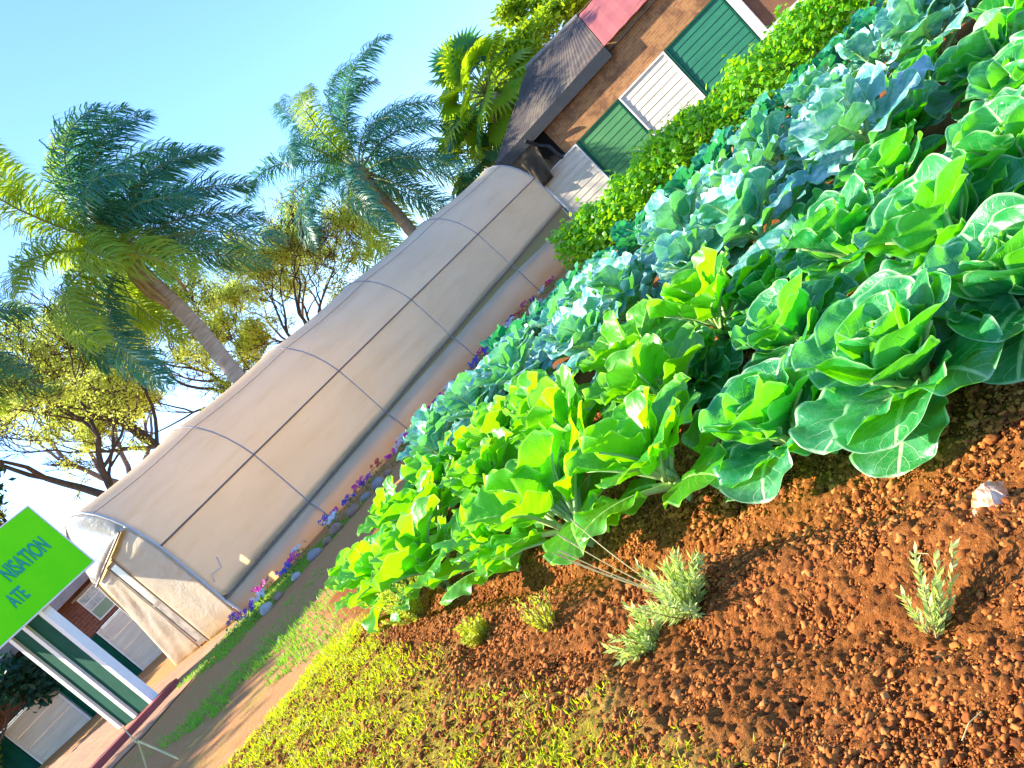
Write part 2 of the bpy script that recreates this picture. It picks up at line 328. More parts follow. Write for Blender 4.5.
lump += (.008*worley(wx_, wy_, 24, 71)+.007*worley(wx_, wy_, 52, 75)+.007*worley(wx_, wy_, 84, 78))*(.35+1.0*sstep(.3, .7, vnoise(X, Y, 3.1, 77)))
Z = Z+fine*lump*(.3+.7*np.maximum(ss, .55*sstep(-.1, .15, bank_side(X, Y))))
n, m = X.shape
idx = np.arange(n*m).reshape(n, m)
F = np.stack([idx[:-1,:-1], idx[1:,:-1], idx[1:,1:], idx[:-1,1:]], -1).reshape(-1, 4)
me = fast_mesh('ground', np.stack([X, Y, Z], -1).reshape(-1, 3), F, ground_material(), True)
ca = me.color_attributes.new('mask', 'FLOAT_COLOR', 'POINT')
bank = sstep(-.1, .15, bank_side(X, Y))*(1-sstep(7, 9, np.hypot(X, Y)))
col = np.zeros((n*m, 4), np.float32); col[:,0] = ss.ravel(); col[:,1] = (bank*(1-ss)).ravel(); col[:,3] = 1
ca.data.foreach_set('color', col.ravel())
tag(link('ground', me), 'red soil and patchy grass ground of the school garden', kind='structure')

# loose clods on the soil: uncountable, one object
def ico(sub):
    import bmesh
    b = bmesh.new(); bmesh.ops.create_icosphere(b, subdivisions=sub, radius=1)
    v = np.array([p.co for p in b.verts]); f = np.array([[q.index for q in p.verts] for p in b.faces]); b.free(); return v, f
I1, I2 = ico(1), ico(2)
rg = np.random.default_rng(3)
def scatter_rocks(px, py, size, base, sink=.35, seed=0):
    v0, f0 = base; r = np.random.default_rng(seed); k = len(px); nv = len(v0)
    sc = size[:,None]*r.uniform(.5, 1.4, (k, 3))*np.array([1,1,.75])
    d = 1+r.uniform(-.5, .5, (k, nv))
    P = v0[None]*d[...,None]*sc[:,None,:]
    a = r.uniform(0, 6.28, k); ca_, sa = np.cos(a)[:,None], np.sin(a)[:,None]
    b = r.uniform(-.7, .7, k); cb, sb = np.cos(b)[:,None], np.sin(b)[:,None]
    y = P[...,1]*cb-P[...,2]*sb; z = P[...,1]*sb+P[...,2]*cb; x = P[...,0]
    Q = np.stack([x*ca_-y*sa+px[:,None], x*sa+y*ca_+py[:,None], z+(gz(px, py)+.008+size*(.5-sink))[:,None]], -1)
    Fc = (f0[None]+(np.arange(k)*nv)[:,None,None]).reshape(-1, 3)
    return Q.reshape(-1, 3), Fc
def clodmat():
    t = NT('soil_clod'); g = t.n('ShaderNodeNewGeometry').outputs['Random Per Island']; nn = t.noise(t.coord(), 60, 4)
    c = t.ramp(t.math('ADD', t.math('MULTIPLY', g, .75), t.math('MULTIPLY', nn, .25)), [(0,(.10,.03,.010)),(.3,(.24,.072,.016)),(.62,(.38,.125,.024)),(.88,(.47,.19,.05)),(.97,(.56,.33,.14)),(1,(.62,.44,.24))])
    return t.done(t.pr(c, .9, .15, 0., t.bump(nn, .5, .004)))
M['clod'] = clodmat()
NK = 460000
px = rg.uniform(-3, 1.6, NK); py = .8+4.2*rg.uniform(0, 1, NK)**1.7
sd = soil_side(px, py); dn = vnoise(px, py, 3.2, 31)*.6+vnoise(px, py, 11, 32)*.4
keep = (rg.uniform(0, 1, NK) < (.4+.7*sstep(.3, .65, dn))*np.maximum(sstep(-.3, .1, sd), .3*(bank_side(px, py) > 0)))
px, py = px[keep][:190000], py[keep][:190000]
size = np.clip(np.exp(rg.normal(math.log(.0034), .62, len(px))), .0015, .013)*(.78+.22*sstep(1.0, 2.4, py))
big = size > .0085
V1, F1 = scatter_rocks(px[~big], py[~big], size[~big], I1, .3, 1); V2, F2 = scatter_rocks(px[big], py[big], size[big], I2, .3, 2)
me = fast_mesh('soil_clods', np.concatenate([V1, V2]), np.concatenate([F1, F2+len(V1)]), M['clod'])
tag(link('soil_clods', me), 'loose orange clods and pebbles covering the bare red soil', kind='stuff')

# grass blades
def blades(name, px, py, h, mat, label, w=.004, lean=.5, seed=1):
    r = np.random.default_rng(seed); k = len(px); z = gz(px, py)-.01
    a = r.uniform(0, 6.28, k); l = r.uniform(.1, lean, k); b = r.uniform(0, 6.28, k)
    wx, wy = np.cos(a)*w, np.sin(a)*w; lx, ly = np.cos(b)*l*h+.15*h, np.sin(b)*l*h
    P = np.empty((k, 5, 3))
    P[:,0] = np.stack([px-wx, py-wy, z], -1); P[:,1] = np.stack([px+wx, py+wy, z], -1)
    P[:,2] = np.stack([px+wx*.7+lx*.35, py+wy*.7+ly*.35, z+h*.6], -1); P[:,3] = np.stack([px-wx*.7+lx*.35, py-wy*.7+ly*.35, z+h*.6], -1)
    P[:,4] = np.stack([px+lx, py+ly, z+h*(1-.3*l)], -1)
    o = (np.arange(k)*5)[:,None]
    Ft = np.concatenate([o+np.array([[0,1,2]]), o+np.array([[0,2,3]]), o+np.array([[3,2,4]])])
    tag(link(name, fast_mesh(name, P.reshape(-1, 3), Ft, mat)), label, kind='stuff')
k = 420000
px = rg.uniform(-4.6, .7, k); py = rg.uniform(.8, 6.2, k)
bs, sd, dn = bank_side(px, py), soil_side(px, py), vnoise(px, py, 3.5, 41)*.55+vnoise(px, py, 11, 42)*.45
keep = (bs > -.05) & (sd < .12) & (rg.uniform(0, 1, k) < np.clip((dn-.37)*3.6, .06, 1)*sstep(.12, -.12, sd))
blades('grass', px[keep], py[keep], rg.uniform(.012, .05, keep.sum()), M['grass'], 'short yellow green grass on the sunlit bank beside the bare soil', .0035, .9, 5)
k = 60000
px = rg.uniform(-6, -1.6, k); py = rg.uniform(4.6, 12, k)
bs = bank_side(px, py); dn = vnoise(px, py, 1.2, 44)*.6+vnoise(px, py, 5, 45)*.4
lawn = np.exp(-(((px+3.9)/1.0)**2+((py-6.2)/1.1)**2))
off = (px+5.3)*.789-(py-11.92)*.614
strip_in = (off > .35) & (off < 2.05)
keep = (bs < .02) & (soil_side(px, py) < .1) & (rg.uniform(0, 1, k) < np.clip((dn-.6)*1.2, 0, .14)+lawn*1.8*sstep(.3, .5, dn)+strip_in*.6)*((px+5.3)*.614+(py-11.92)*.789 > -3.2+1.6*(off < 2.4)) & (off > .3)
blades('lawn', px[keep], py[keep], rg.uniform(.03, .08, keep.sum()), M['lawn'], 'green and thin brown grass in the shade beside the flower strip', .006, .7, 6)
# a few weeds in the soil
k = 240
px = rg.uniform(-1.2, .9, k); py = rg.uniform(1.1, 4, k); keep = (soil_side(px, py) > .1) & (vnoise(px, py, 5, 51) > .55)
cx = np.repeat(px[keep], 4)+rg.normal(0, .006, keep.sum()*4); cy = np.repeat(py[keep], 4)+rg.normal(0, .006, keep.sum()*4)
blades('grass_seedlings', cx, cy, rg.uniform(.012, .035, len(cx)), M['grass'], 'tiny grass seedlings sprouting from the bare soil', .0015, .9, 8)

# paving by the tunnel door, red kerb line
def sheet(name, poly, mat, lift, label):
    A = np.array(poly); nu, nw = 24, 24; P = np.empty((nu, nw, 3))
    for i in range(nu):
        for j in range(nw):
            u, w = i/(nu-1), j/(nw-1)
            x, y = (1-u)*((1-w)*A[0]+w*A[3])+u*((1-w)*A[1]+w*A[2]); P[i,j] = (x, y, gplane(x, y)+lift)
    mb = MB(); mb.grid(P); return tag(mb.build(name, mat), label, kind='structure')
sheet('brick_path', [(-11.5,5.2),(-5.9,9.2),(-4.9,11.4),(-16,19.2)], M['pave'], .012, 'brown brick paving in front of the tunnel door')
P_A = Vector((.61,.79,0)); P_B = Vector((-.79,.61,0)); c1 = Vector((-6.47,10.86,0))
mb = MB(); pts = [c1+P_A*.25+P_B*-.06, c1-P_A*4+P_B*-.06, c1-P_A*4-P_B*.34, c1+P_A*.25-P_B*.34]
V = [(p.x, p.y, gplane(p.x, p.y)-.1) for p in pts]+[(p.x, p.y, gplane(p.x, p.y)+.09) for p in pts]
mb.add(V, [(4,5,6,7),(0,1,5,4),(1,2,6,5),(2,3,7,6),(3,0,4,7)])
tag(mb.build('kerb', M['redkerb']), 'low red painted kerb running from the white porch posts', 'kerb', kind='structure')

# ------------------------------------------------------------------ brassica leaves
def leaf(mb, base, az, el, L, W, rng, bend=.9, cup=.15, ruf=.06, pet=.35, a=.8, b=.55, nt=16, nv=11, mi=0, ms=1, fold=.0, crk=.012, lobes=0.):
    """petiole of length pet*L, then a blade L x W along a bending midrib."""
    h = np.array([math.cos(az), math.sin(az), 0]); sd = np.array([-math.sin(az), math.cos(az), 0]); up = np.array([0,0,1.])
    tw = rng.uniform(-.25, .25); S = (pet+1)*L; N_ = 40
    tt = np.linspace(0, 1, N_); e = el-bend*(tt**1.5)+.06*np.sin(tt*6+rng.uniform(0, 6)); ds = S/(N_-1)
    dirs = np.cos(e)[:,None]*h+np.sin(e)[:,None]*up
    side_w = rng.uniform(-.18, .18)*S*(tt**2)
    pos = np.array(base)+np.concatenate([[np.zeros(3)], np.cumsum(dirs[:-1]*ds, 0)])+side_w[:,None]*sd
    f0 = pet/(pet+1)
    def at(f):
        x = f*(N_-1); i = np.clip(np.floor(x).astype(int), 0, N_-2); w = (x-i)[:,None]; return pos[i]*(1-w)+pos[i+1]*w, dirs[i]
    t = .5-.5*np.cos(np.pi*np.linspace(0, 1, nt)); t = .55*t+.45*np.linspace(0, 1, nt); c, d = at(f0+(1-f0)*t)
    nrm = np.cross(sd[None]*1., d)*-1.; nrm = np.cross(d, np.repeat(sd[None], nt, 0))
    ang = tw*t; s2 = np.cos(ang)[:,None]*sd+np.sin(ang)[:,None]*nrm; n2 = np.cross(d, s2)
    v = np.linspace(-1, 1, nv)
    ta = np.clip(t, 0, 1)**a; o = np.maximum(.02, 4*ta*(1-ta))**b
    fr, ph = rng.uniform(2.2, 3.6), rng.uniform(0, 6.28, 2)
    T, Vv = np.meshgrid(t, v, indexing='ij'); av = np.abs(Vv)
    w = (W/2*o)[:,None]*Vv*(1+lobes*np.sin(T*14+ph[0])*av)
    phs = np.where(Vv > 0, ph[0], ph[1])
    rip = np.sin(2*np.pi*fr*T+phs)*.75+np.sin(2*np.pi*fr*1.7*T+phs*2)*.25
    z = cup*W*av**1.6*o[:,None] + ruf*W*rip*av**2.4*np.minimum(1, o[:,None]*1.3)
    q = (T-.42*av)*6.5
    z += crk*W*np.cos(2*np.pi*q)*(1-av*.6)*np.clip(av*6, 0, 1)*o[:,None]
    z += fold*W*av
    edge = lobes*.4*W*np.sin(T*21+ph[1])*av**3
    P = c[:,None,:]+(w+np.sign(Vv)*edge*.5)[...,None]*s2[:,None,:]*(1-.25*abs(cup))+z[...,None]*n2[:,None,:]
    mb.grid(P, np.stack([Vv*.5+.5, T], -1), mi)
    if ms is not None:                       # petiole and the rib beneath the blade
        fs = np.linspace(0, f0+(1-f0)*.72, 8); pc, pd = at(fs); r = .045*W*np.linspace(1, .22, 8)+.0012
        pc = pc-np.cross(pd, np.repeat(sd[None], 8, 0))*(r*.75)[:,None]
        mb.tube([tuple(p) for p in pc], list(r), 5, ms)
def plant_mesh(kind, seed, hi=True):
    r = np.random.default_rng(seed); mb = MB(); st = MB(); hd = MB()
    nt, nv = (36, 17) if hi else (16, 9)
    if kind == 'cab':
        k = int(r.integers(0, 9)); lo = r.uniform(-8, 6); n_in = int(r.integers(2, 5)); tight = r.uniform(.75, 1.1)
        for cnt_, el0, el1, Lr, wr_, bd, cp, pt, z0 in ((3, 8, 20, (.17, .21), 1.15, (28, 48), .10, .26, .06), (7, 26, 44, (.19, .23), 1.25, (35, 65), .16, .20, .06),
                                                   (5, 54, 66, (.19, .22), 1.25, (15, 50), .20, .14, .08), (n_in, 66, 78, (.15, .18), 1.2, (-10, 20), .28, .08, .10)):
            for i in range(cnt_):
                az = k*2.399+r.uniform(-.25, .25); k += 1; L = r.uniform(*Lr)
                leaf(mb, (.01*math.cos(az), .01*math.sin(az), z0), az, rad(r.uniform(el0, el1)+lo), L, L*wr_*r.uniform(.92, 1.08), r, bend=rad(r.uniform(*bd)), cup=cp, ruf=r.uniform(.03, .065), pet=pt, a=1.08, b=.40, nt=nt, nv=nv, crk=.011)
        for i in range(7):
            f = i/6; az = i*2.4+1; L = (.14-.04*f)*tight; W = L*1.25
            leaf(hd, (.035*math.cos(az+3.1)*(1-f), .035*math.sin(az+3.1)*(1-f), .11+.03*f), az, rad(58+14*f), L, W, r, bend=rad(-48-28*f), cup=.36, ruf=.018, pet=.08, a=1.1, b=.4, nt=nt-4, nv=nv-2, ms=None, crk=.007)
        st.tube([(0,0,-.06),(.005,0,.05),(0,0,.16)], [.02,.02,.016], 8)
    elif kind == 'lime':
        nL = 15
        for i in range(nL):
            f = i/(nL-1); az = i*2.399+r.uniform(-.3, .3)
            L = r.uniform(.23, .30)*(1-.3*f); W = L*r.uniform(.88, 1.12)
            leaf(mb, (r.uniform(-.03, .03), r.uniform(-.03, .03), .05+.12*f), az, rad(34+42*f+r.uniform(-12, 12)), L, W, r, bend=rad(r.uniform(50, 105)*(1-f*.5)), cup=r.uniform(-.08, .16), ruf=.07, pet=r.uniform(.4, .65)*(1-.4*f), a=.82, b=.52, nt=nt, nv=nv, fold=r.uniform(-.1, .3), crk=.018, lobes=.025)
        st.tube([(0,0,-.06),(.01,0,.1),(0,.01,.24)], [.016,.015,.01], 7)
    elif kind == 'glau':
        nL = 17
        for i in range(nL):
            f = i/(nL-1); az = i*2.399+r.uniform(-.3, .3)
            L = r.uniform(.20, .27)*(1-.3*f); W = L*r.uniform(.95, 1.15)
            leaf(mb, (0,0,.10+.17*f), az, rad(24+52*f+r.uniform(-12, 12)), L, W, r, bend=rad(r.uniform(40, 95)*(1-f*.5)), cup=r.uniform(-.08, .14), ruf=.075, pet=r.uniform(.35, .6)*(1-.5*f), a=.95, b=.46, nt=nt, nv=nv, fold=r.uniform(-.1, .2), crk=.016, lobes=.02)
        st.tube([(0,0,-.06),(.01,0,.15),(0,0,.3)], [.017,.016,.012], 7)
    else:
        nL = 14
        for i in range(nL):
            f = i/(nL-1); az = i*2.399+r.uniform(-.3, .3)
            L = r.uniform(.2, .27)*(1-.3*f); W = L*r.uniform(.85, 1.05)
            leaf(mb, (0,0,.07+.12*f), az, rad(28+50*f+r.uniform(-8, 8)), L, W, r, bend=rad(r.uniform(30, 70)*(1-f*.4)), cup=.1, ruf=.08, pet=.45*(1-.5*f), nt=nt, nv=nv, crk=.014)
        st.tube([(0,0,-.06),(0,0,.12),(0,0,.22)], [.016,.015,.01], 7)
    return mb, st, hd
mats = {'cab': M['cab'], 'lime': M['lime'], 'glau': M['glau'], 'teal': M['teal']}
PROTO = {}
def proto(kind, seed, hi):
    k = (kind, seed, hi)
    if k not in PROTO:
        a, b, c = plant_mesh(kind, seed, hi)
        PROTO[k] = (a.mesh(kind+'_leaves', [mats[kind], M['stalk']], True), b.mesh('plant_stem', M['stalk'], True), c.mesh('cabbage_heart', M['cabin'], True) if c.n else None)
    return PROTO[k]
def plant(name, kind, x, y, s, label, cat, group, seed, rz, hi=True, tilt=(0, 0), dz=0):
    t = thing(name, label, cat, (x, y, gz1(x, y)-.01+dz), rz, group); t.scale = (s, s, s*random.uniform(.95, 1.05)); t.rotation_euler = (tilt[0], tilt[1], rz)
    a, b, c = proto(kind, seed, hi)
    link('leaves', a, t); link('stem', b, t)
    if c: link('head', c, t)
    return t
# the big round-leaved cabbages at the bare soil's edge
big = [(.50,2.44,1.0,'large cabbage at the soil edge, directly beside the lime kale'),
       (.78,2.06,1.12,'biggest cabbage with a tight pale heart, leaning over the bare soil'),
       (1.10,1.93,1.08,'cabbage cut by the frame, directly right of the biggest cabbage'),
       (.92,3.00,1.0,'cabbage behind the large cabbage that stands beside the lime kale'),
       (1.34,2.52,1.1,'cabbage standing directly behind the biggest cabbage'),
       (1.40,3.24,1.05,'cabbage between the cabbage rows and the glaucous kale, behind the two front cabbages'),
       (1.78,2.62,1.1,'cabbage at the right frame edge, halfway up the cabbage rows'),
       (1.98,3.68,1.05,'cabbage next to the right end of the glaucous kale rows'),
       (2.35,3.15,1.1,'cabbage near the right frame edge, second from the top corner'),
       (2.80,3.85,1.1,'cabbage in the top right corner with broad pale leaves'),
       (2.62,4.45,.95,'small cabbage between the top corner cabbage and the glaucous kale'),
       (1.62,3.98,.95,'cabbage touching the nearest glaucous kale row, midway along it'),
       (2.28,4.35,.95,'cabbage wedged between the small corner cabbage and the glaucous kale'),
       (3.25,5.05,1.0,'cabbage between the top corner cabbages and the far glaucous row'),
       (.62,3.62,.9,'smaller cabbage half hidden between the lime kale and the front cabbages'),
       (1.12,3.62,.9,'cabbage at the right end of the lime patch, in front of glaucous kale'),
       (3.45,4.35,1.05,'cabbage farthest up the frame, in the very top corner')]
for i, (x, y, s, lb) in enumerate(big):
    plant('cabbage', 'cab', x, y, s*1.15, lb, 'cabbage', 'large cabbages at the edge of the bare soil', 100+i, 1.1+i*1.7, True, (rad(random.uniform(-5, 5)), rad(random.uniform(-5, 5))))
# lime kale in the near left of the bed
lime = [(-1.68,5.4),(-1.38,4.95),(-1.34,6.0),(-1.06,4.3),(-1.0,5.25),(-.88,6.0),(-.62,3.7),(-.48,4.6),(-.3,5.35),(-.26,3.24),(.02,3.95),(.02,4.75),(.15,2.82),(.42,3.45),(.52,4.15),(.90,3.75),(-.55,5.75)]
limel = ['at the far left tip of the bed','directly behind the yellow feathery weed','in the back corner nearest the flower strip','on the soil edge, right of the yellow feathery weed','in the second row, behind the feathery weed','second from the flower strip in the back row','on the soil edge, behind the dense yellow seedling',
 'in the middle of the lime patch','in the back row, in front of pale glaucous leaves','on the soil edge, behind the sparse olive seedling','in the second row, behind the olive seedling','in the back row, behind the middle of the lime patch','on the soil edge, its leaf hanging over the lavender stalks',
 'in the second row, left of the large cabbages','in the back row, before the nearest glaucous row','at the right end of the lime patch','third from the flower strip in the back row']
for i, (x, y) in enumerate(lime):
    plant('kale_plant', 'lime', x, y, random.uniform(1.12, 1.3), 'bright lime kale '+limel[i], 'kale', 'lime kale plants at the near left of the bed', 200+i if y < 4.9 else 200+i%5, i*2.1, True, (rad(random.uniform(-6, 6)), rad(random.uniform(-2, 9))))
# pale glaucous kale rows
gl = []
for i in range(14): gl.append((-1.0+6.2*i/13, 8.35-2.9*i/13, 'back'))
for i in range(12): gl.append((-.85+5.4*i/11, 7.5-2.6*i/11, 'middle'))
for i in range(8): gl.append((-.85+3.2*i/7, 6.75-2.0*i/7, 'front'))
for i in range(4): gl.append((.65+1.5*i/3, 5.05-1.0*i/3, 'nearest'))
cnt = {}
for i, (x, y, rw) in enumerate(gl):
    q = cnt.get(rw, 0); cnt[rw] = q+1
    plant('glaucous_kale', 'glau', x+random.uniform(-.1, .1), y+random.uniform(-.1, .1), random.uniform(1.25, 1.55), f'pale blue green crinkled kale, {ORD[q]} from the tunnel in the {rw} glaucous row', 'kale', 'pale glaucous kale rows', 300+i%9, i*1.9, y < 6.6, (rad(random.uniform(-7, 7)), rad(random.uniform(-7, 7))))
# shaded teal row in front of the hedge
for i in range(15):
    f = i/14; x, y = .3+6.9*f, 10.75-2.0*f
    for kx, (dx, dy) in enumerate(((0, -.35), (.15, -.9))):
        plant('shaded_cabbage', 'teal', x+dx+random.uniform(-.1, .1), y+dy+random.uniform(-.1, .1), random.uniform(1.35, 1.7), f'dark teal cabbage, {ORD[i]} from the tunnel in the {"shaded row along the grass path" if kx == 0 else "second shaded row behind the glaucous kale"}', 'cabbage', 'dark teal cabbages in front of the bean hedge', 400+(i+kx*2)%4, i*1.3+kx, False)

# ------------------------------------------------------------------ herbs and litter on the bare soil
def needle_shoot(mb, sm, base, d, L, nl, w, r, n=26, lean=.6, droop=0.):
    d = Vector(d).normalized(); side = d.cross(Vector((0,0,1))).normalized() if abs(d.z) < .98 else Vector((1,0,0)); o = d.cross(side)
    pts = []; p = Vector(base); dd = d.copy()
    for i in range(7): pts.append(p.copy()); p = p+dd*L/6; dd = (dd+Vector((r.uniform(-.1, .1), r.uniform(-.1, .1), .05-droop))).normalized()
    sm.tube(pts, [.0022-.0002*i for i in range(7)], 5)
    for i in range(n):
        f = .18+.82*i/(n-1); x = f*6; k = min(5, int(x)); q = pts[k].lerp(pts[k+1], x-k); a = i*2.4+r.uniform(-.4, .4)
        rd = (side*math.cos(a)+o*math.sin(a)); t = (rd*lean+d*(1-lean*.4)).normalized(); l = nl*r.uniform(.6, 1.1)*(1.1-.35*f); b = t.cross(rd.cross(d)).normalized(); b = t.cross(d).normalized() if t.cross(d).length > .1 else side
        m_ = q+t*l*.55; e = q+t*l+d*l*.12
        mb.add([q-b*w*.4, q+b*w*.4, m_+b*w, m_-b*w, e], [(0,1,2,3), (3,2,4)])
def herb(name, x, y, label, cat, shoots, mat, nl=.028, w=.0026, n=26, lean=.6, stalks=0, seed=1, sc_=1.):
    r = random.Random(seed); t = thing(name, label, cat, (x, y, gz1(x, y)+.008), 0); mb = MB(); sm = MB(); t.scale = (sc_,)*3
    for (dx, dy, dz, L) in shoots: needle_shoot(mb, sm, (r.uniform(-.012, .012), r.uniform(-.012, .012), -.01), (dx, dy, dz), L, nl, w, r, n, lean)
    mb.build('leaves', mat, t); sm.build('stem', M['hstem'], t)
    for i in range(stalks):
        s_ = MB(); a = rad(120+22*i); L = r.uniform(.22, .32); p = [Vector((0, 0, .05))]
        for k_ in range(6): p.append(p[-1]+Vector((math.cos(a)*.5+.04*k_, math.sin(a)*.4, 1.1-.06*k_)).normalized()*L/6)
        s_.tube(p, [.0012]*7, 4); s_.tube([p[-1]-(p[-1]-p[-2])*.3, p[-1], p[-1]+(p[-1]-p[-2])*.5], [.0012,.0028,.0008], 5)
        s_.build('flower_stalk', M['stem'], t)
    return t
# the picture's upright is the scene's up; shoots lean to the right as in the photo
rr = random.Random(4)
herb('lavender', .22, 1.47, 'single two-branched grey green lavender sprig, rightmost herb on the bare soil', 'herb',
     [(.62,.02,.85,.155),(.5,.12,.9,.17),(.42,-.08,.9,.13),(.85,.05,.62,.15),(.95,-.05,.55,.165),(.75,-.12,.7,.12),(.2,.1,.95,.10),(.66,.1,.72,.10)], M['herb'], .028, .0034, 28, .62, seed=3, sc_=1.15)
sh = [(rr.gauss(.2, .5), rr.gauss(0, .45), .8, rr.uniform(.09, .17)) for _ in range(34)]
herb('lavender_bush', -.12, 2.2, 'bushy lavender with long dry flower stalks in front of the hanging kale leaf', 'herb', sh, M['herb'], .036, .0029, 30, .65, 5, seed=5, sc_=1.3)
sh = [(rr.gauss(-.2, .4), rr.gauss(0, .4), .6, rr.uniform(.06, .12)) for _ in range(14)]
herb('lavender_bush', -.27, 2.26, 'low lavender tuft touching the left of the bushy lavender', 'herb', sh, M['herb'], .032, .0036, 24, .65, seed=6, sc_=1.35)
sh = [(rr.gauss(-.1, .5), rr.gauss(0, .5), 1, rr.uniform(.06, .12)) for _ in range(16)]
herb('herb_seedling', -.55, 2.85, 'sparse olive seedling with a long shadow, between lavender bush and yellow seedling', 'herb', [(a*.6, b*.6, c, d*1.15) for a, b, c, d in sh], M['seedling'], .02, .003, 20, .6, seed=7, sc_=1.4)
herb('herb_seedling', -.9, 3.36, 'small dense yellow seedling on the bare soil', 'herb', [(a, b, c, d*.9) for a, b, c, d in sh], M['seedling'], .02, .0055, 26, .8, seed=8, sc_=1.4)
sh = [(rr.gauss(0, .5), rr.gauss(0, .5), 1, rr.uniform(.14, .27)) for _ in range(26)]
herb('feathery_weed', -1.27, 4.28, 'yellow feathery weed in front of the leftmost kale', 'weed', sh, M['seedling'], .026, .005, 30, .7, seed=9, sc_=1.35)
# crumpled wrapper
rw = np.random.default_rng(12); mb = MB(); g = 9; P = np.empty((g, g, 3))
for i in range(g):
    for j in range(g):
        u, v = i/(g-1)-.5, j/(g-1)-.5
        P[i,j] = (u*.10*(1-.3*abs(v)), v*.075*(1-.35*u), .036*(1-(2*u)**2*.7)*(1-(2*v)**2*.7)+rw.uniform(-.006, .006))
mb.grid(P); o = mb.build('wrapper', M['foil']); o.location = (.53, 1.575, gz1(.53, 1.575)+.004); o.rotation_euler = (.2, -.3, .8)
so = o.modifiers.new('thick', 'SOLIDIFY'); so.thickness = .0012
tag(o, 'crumpled orange and white torn wrapper lying on the red soil', 'litter')
# dry straw bits
for i, (x, y, a, L) in enumerate([(-.16,1.45,.6,.05),(.35,1.62,2.2,.04),(-.5,2.2,1.1,.06),(.12,1.2,.2,.06),(-.05,1.75,2.6,.035)]):
    s_ = MB(); z = gz1(x, y)+.012; s_.tube([(x-math.cos(a)*L/2, y-math.sin(a)*L/2, z), (x, y, z+.008), (x+math.cos(a)*L/2, y+math.sin(a)*L/2, z)], .0012, 5)
    tag(s_.build('straw', M['stem']), 'pale dry straw lying on the soil '+['below the lavender sprig near the frame bottom','beside the wrapper','below the lavender bush','at the bottom corner of the soil','left of the lavender sprig'][i], 'straw')
# forked dry stalk on the lawn at the lower left
s_ = MB(); bx, by = -4.35, 6.55; z0 = gz1(bx, by)
nd = Vector((bx+.02, by+.12, z0+.30))
s_.tube([(bx-.16, by+.1, z0), nd], .008, 6); s_.tube([(bx+.32, by-.2, z0), nd], .009, 6); s_.tube([nd-Vector((.02, 0, .0)), nd+Vector((-.22, .35, .14))], [.007, .004], 6)
tag(s_.build('forked_stick', M['stem']), 'thin forked straw coloured stick standing on the lawn', 'stick')

# ------------------------------------------------------------------ flower strip along the tunnel: stones and flowers
TP = Vector((-5.3,11.92,0)); TA = Vector((.614,.789,0)); TN = Vector((.789,-.614,0))
def strip_pt(s, off): p = TP+TA*s+TN*off; return p.x, p.y
rs = np.random.default_rng(5)
for i in range(30):
    s = -.9+i*.36+rs.uniform(-.08, .08); off = 2.05-.055*max(0, s)+rs.uniform(-.06, .06); x, y = strip_pt(s, off)
    v, f = I2; r_ = rs.uniform(.07, .12); q = v*(1+rs.uniform(-.16, .16, len(v)))[:,None]*np.array([r_*rs.uniform(.9, 1.3), r_, r_*.75])
    k_ = int(rs.integers(0, 3)); cn = ['pale', 'brown', 'grey'][k_]
    o = link('stone', fast_mesh('stone', q, f, M['stone'][k_], True)); o.location = (x, y, gz1(x, y)+r_*.35); o.rotation_euler = (0, 0, rs.uniform(0, 6))
    n_ = ORD[i] if i < 20 else ORD[i-20]
    tag(o, f'{cn} rounded edging stone, {n_} {"from the tunnel door" if i < 20 else "past the twentieth stone"} along the flower strip', 'stone', 'edging stones of the flower strip')
cols = ['purple','white','blue','magenta','white','magenta','blue','purple','magenta','white','magenta','blue','purple','magenta','purple','magenta','blue','blue','purple','purple','white','blue','white','red','purple','white','red','magenta']
fcount = {}
cols = cols+[['purple','magenta','white','blue','magenta','red','white'][i%7] for i in range(16)]
for i, cname in enumerate(cols):
    s = -.85+(i if i < 28 else (i-28)*1.7+.4)*.46+rs.uniform(-.1, .1); off = (1.5 if i < 28 else .95)-.05*max(0, s)+rs.uniform(-.3, .3); x, y = strip_pt(s, off)
    fcount[cname] = fcount.get(cname, 0)+1
    t = thing('flower_clump', f'low {cname} flower clump, {ORD[fcount[cname]-1]} {cname} one from the tunnel door', 'flower', (x, y, gz1(x, y)), 0, 'flowers in the strip along the tunnel')
    lf = MB(); pt = MB(); r_ = random.Random(i)
    for k_ in range(70):
        a, d = r_.uniform(0, 6.28), .15*math.sqrt(r_.random()); c = Vector((math.cos(a)*d, math.sin(a)*d, r_.uniform(0, .16))); u = Vector((r_.gauss(0, 1), r_.gauss(0, 1), r_.gauss(0, .5))).normalized(); w = u.cross(Vector((0,0,1))).normalized()
        lf.add([c, c+u*.03+w*.014, c+u*.065, c+u*.03-w*.014], [(0,1,2,3)])
    for k_ in range(16):
        a, d = r_.uniform(0, 6.28), .14*math.sqrt(r_.random()); c = Vector((math.cos(a)*d, math.sin(a)*d, .15+r_.uniform(-.02, .06)))
        u = Vector((r_.gauss(0, .5), r_.gauss(-.6, .5), 1)).normalized(); e1 = u.orthogonal().normalized(); e2 = u.cross(e1)
        for q in range(5):
            b0, b1, b2 = q*1.257-.5, q*1.257, q*1.257+.5
            pt.add([c, c+(e1*math.cos(b0)+e2*math.sin(b0))*.028, c+(e1*math.cos(b1)+e2*math.sin(b1))*.036+u*.006, c+(e1*math.cos(b2)+e2*math.sin(b2))*.028], [(0,1,2,3)])
    lf.build('leaves', M['fleaf'], t); pt.build('petals', M['petal'][cname], t)

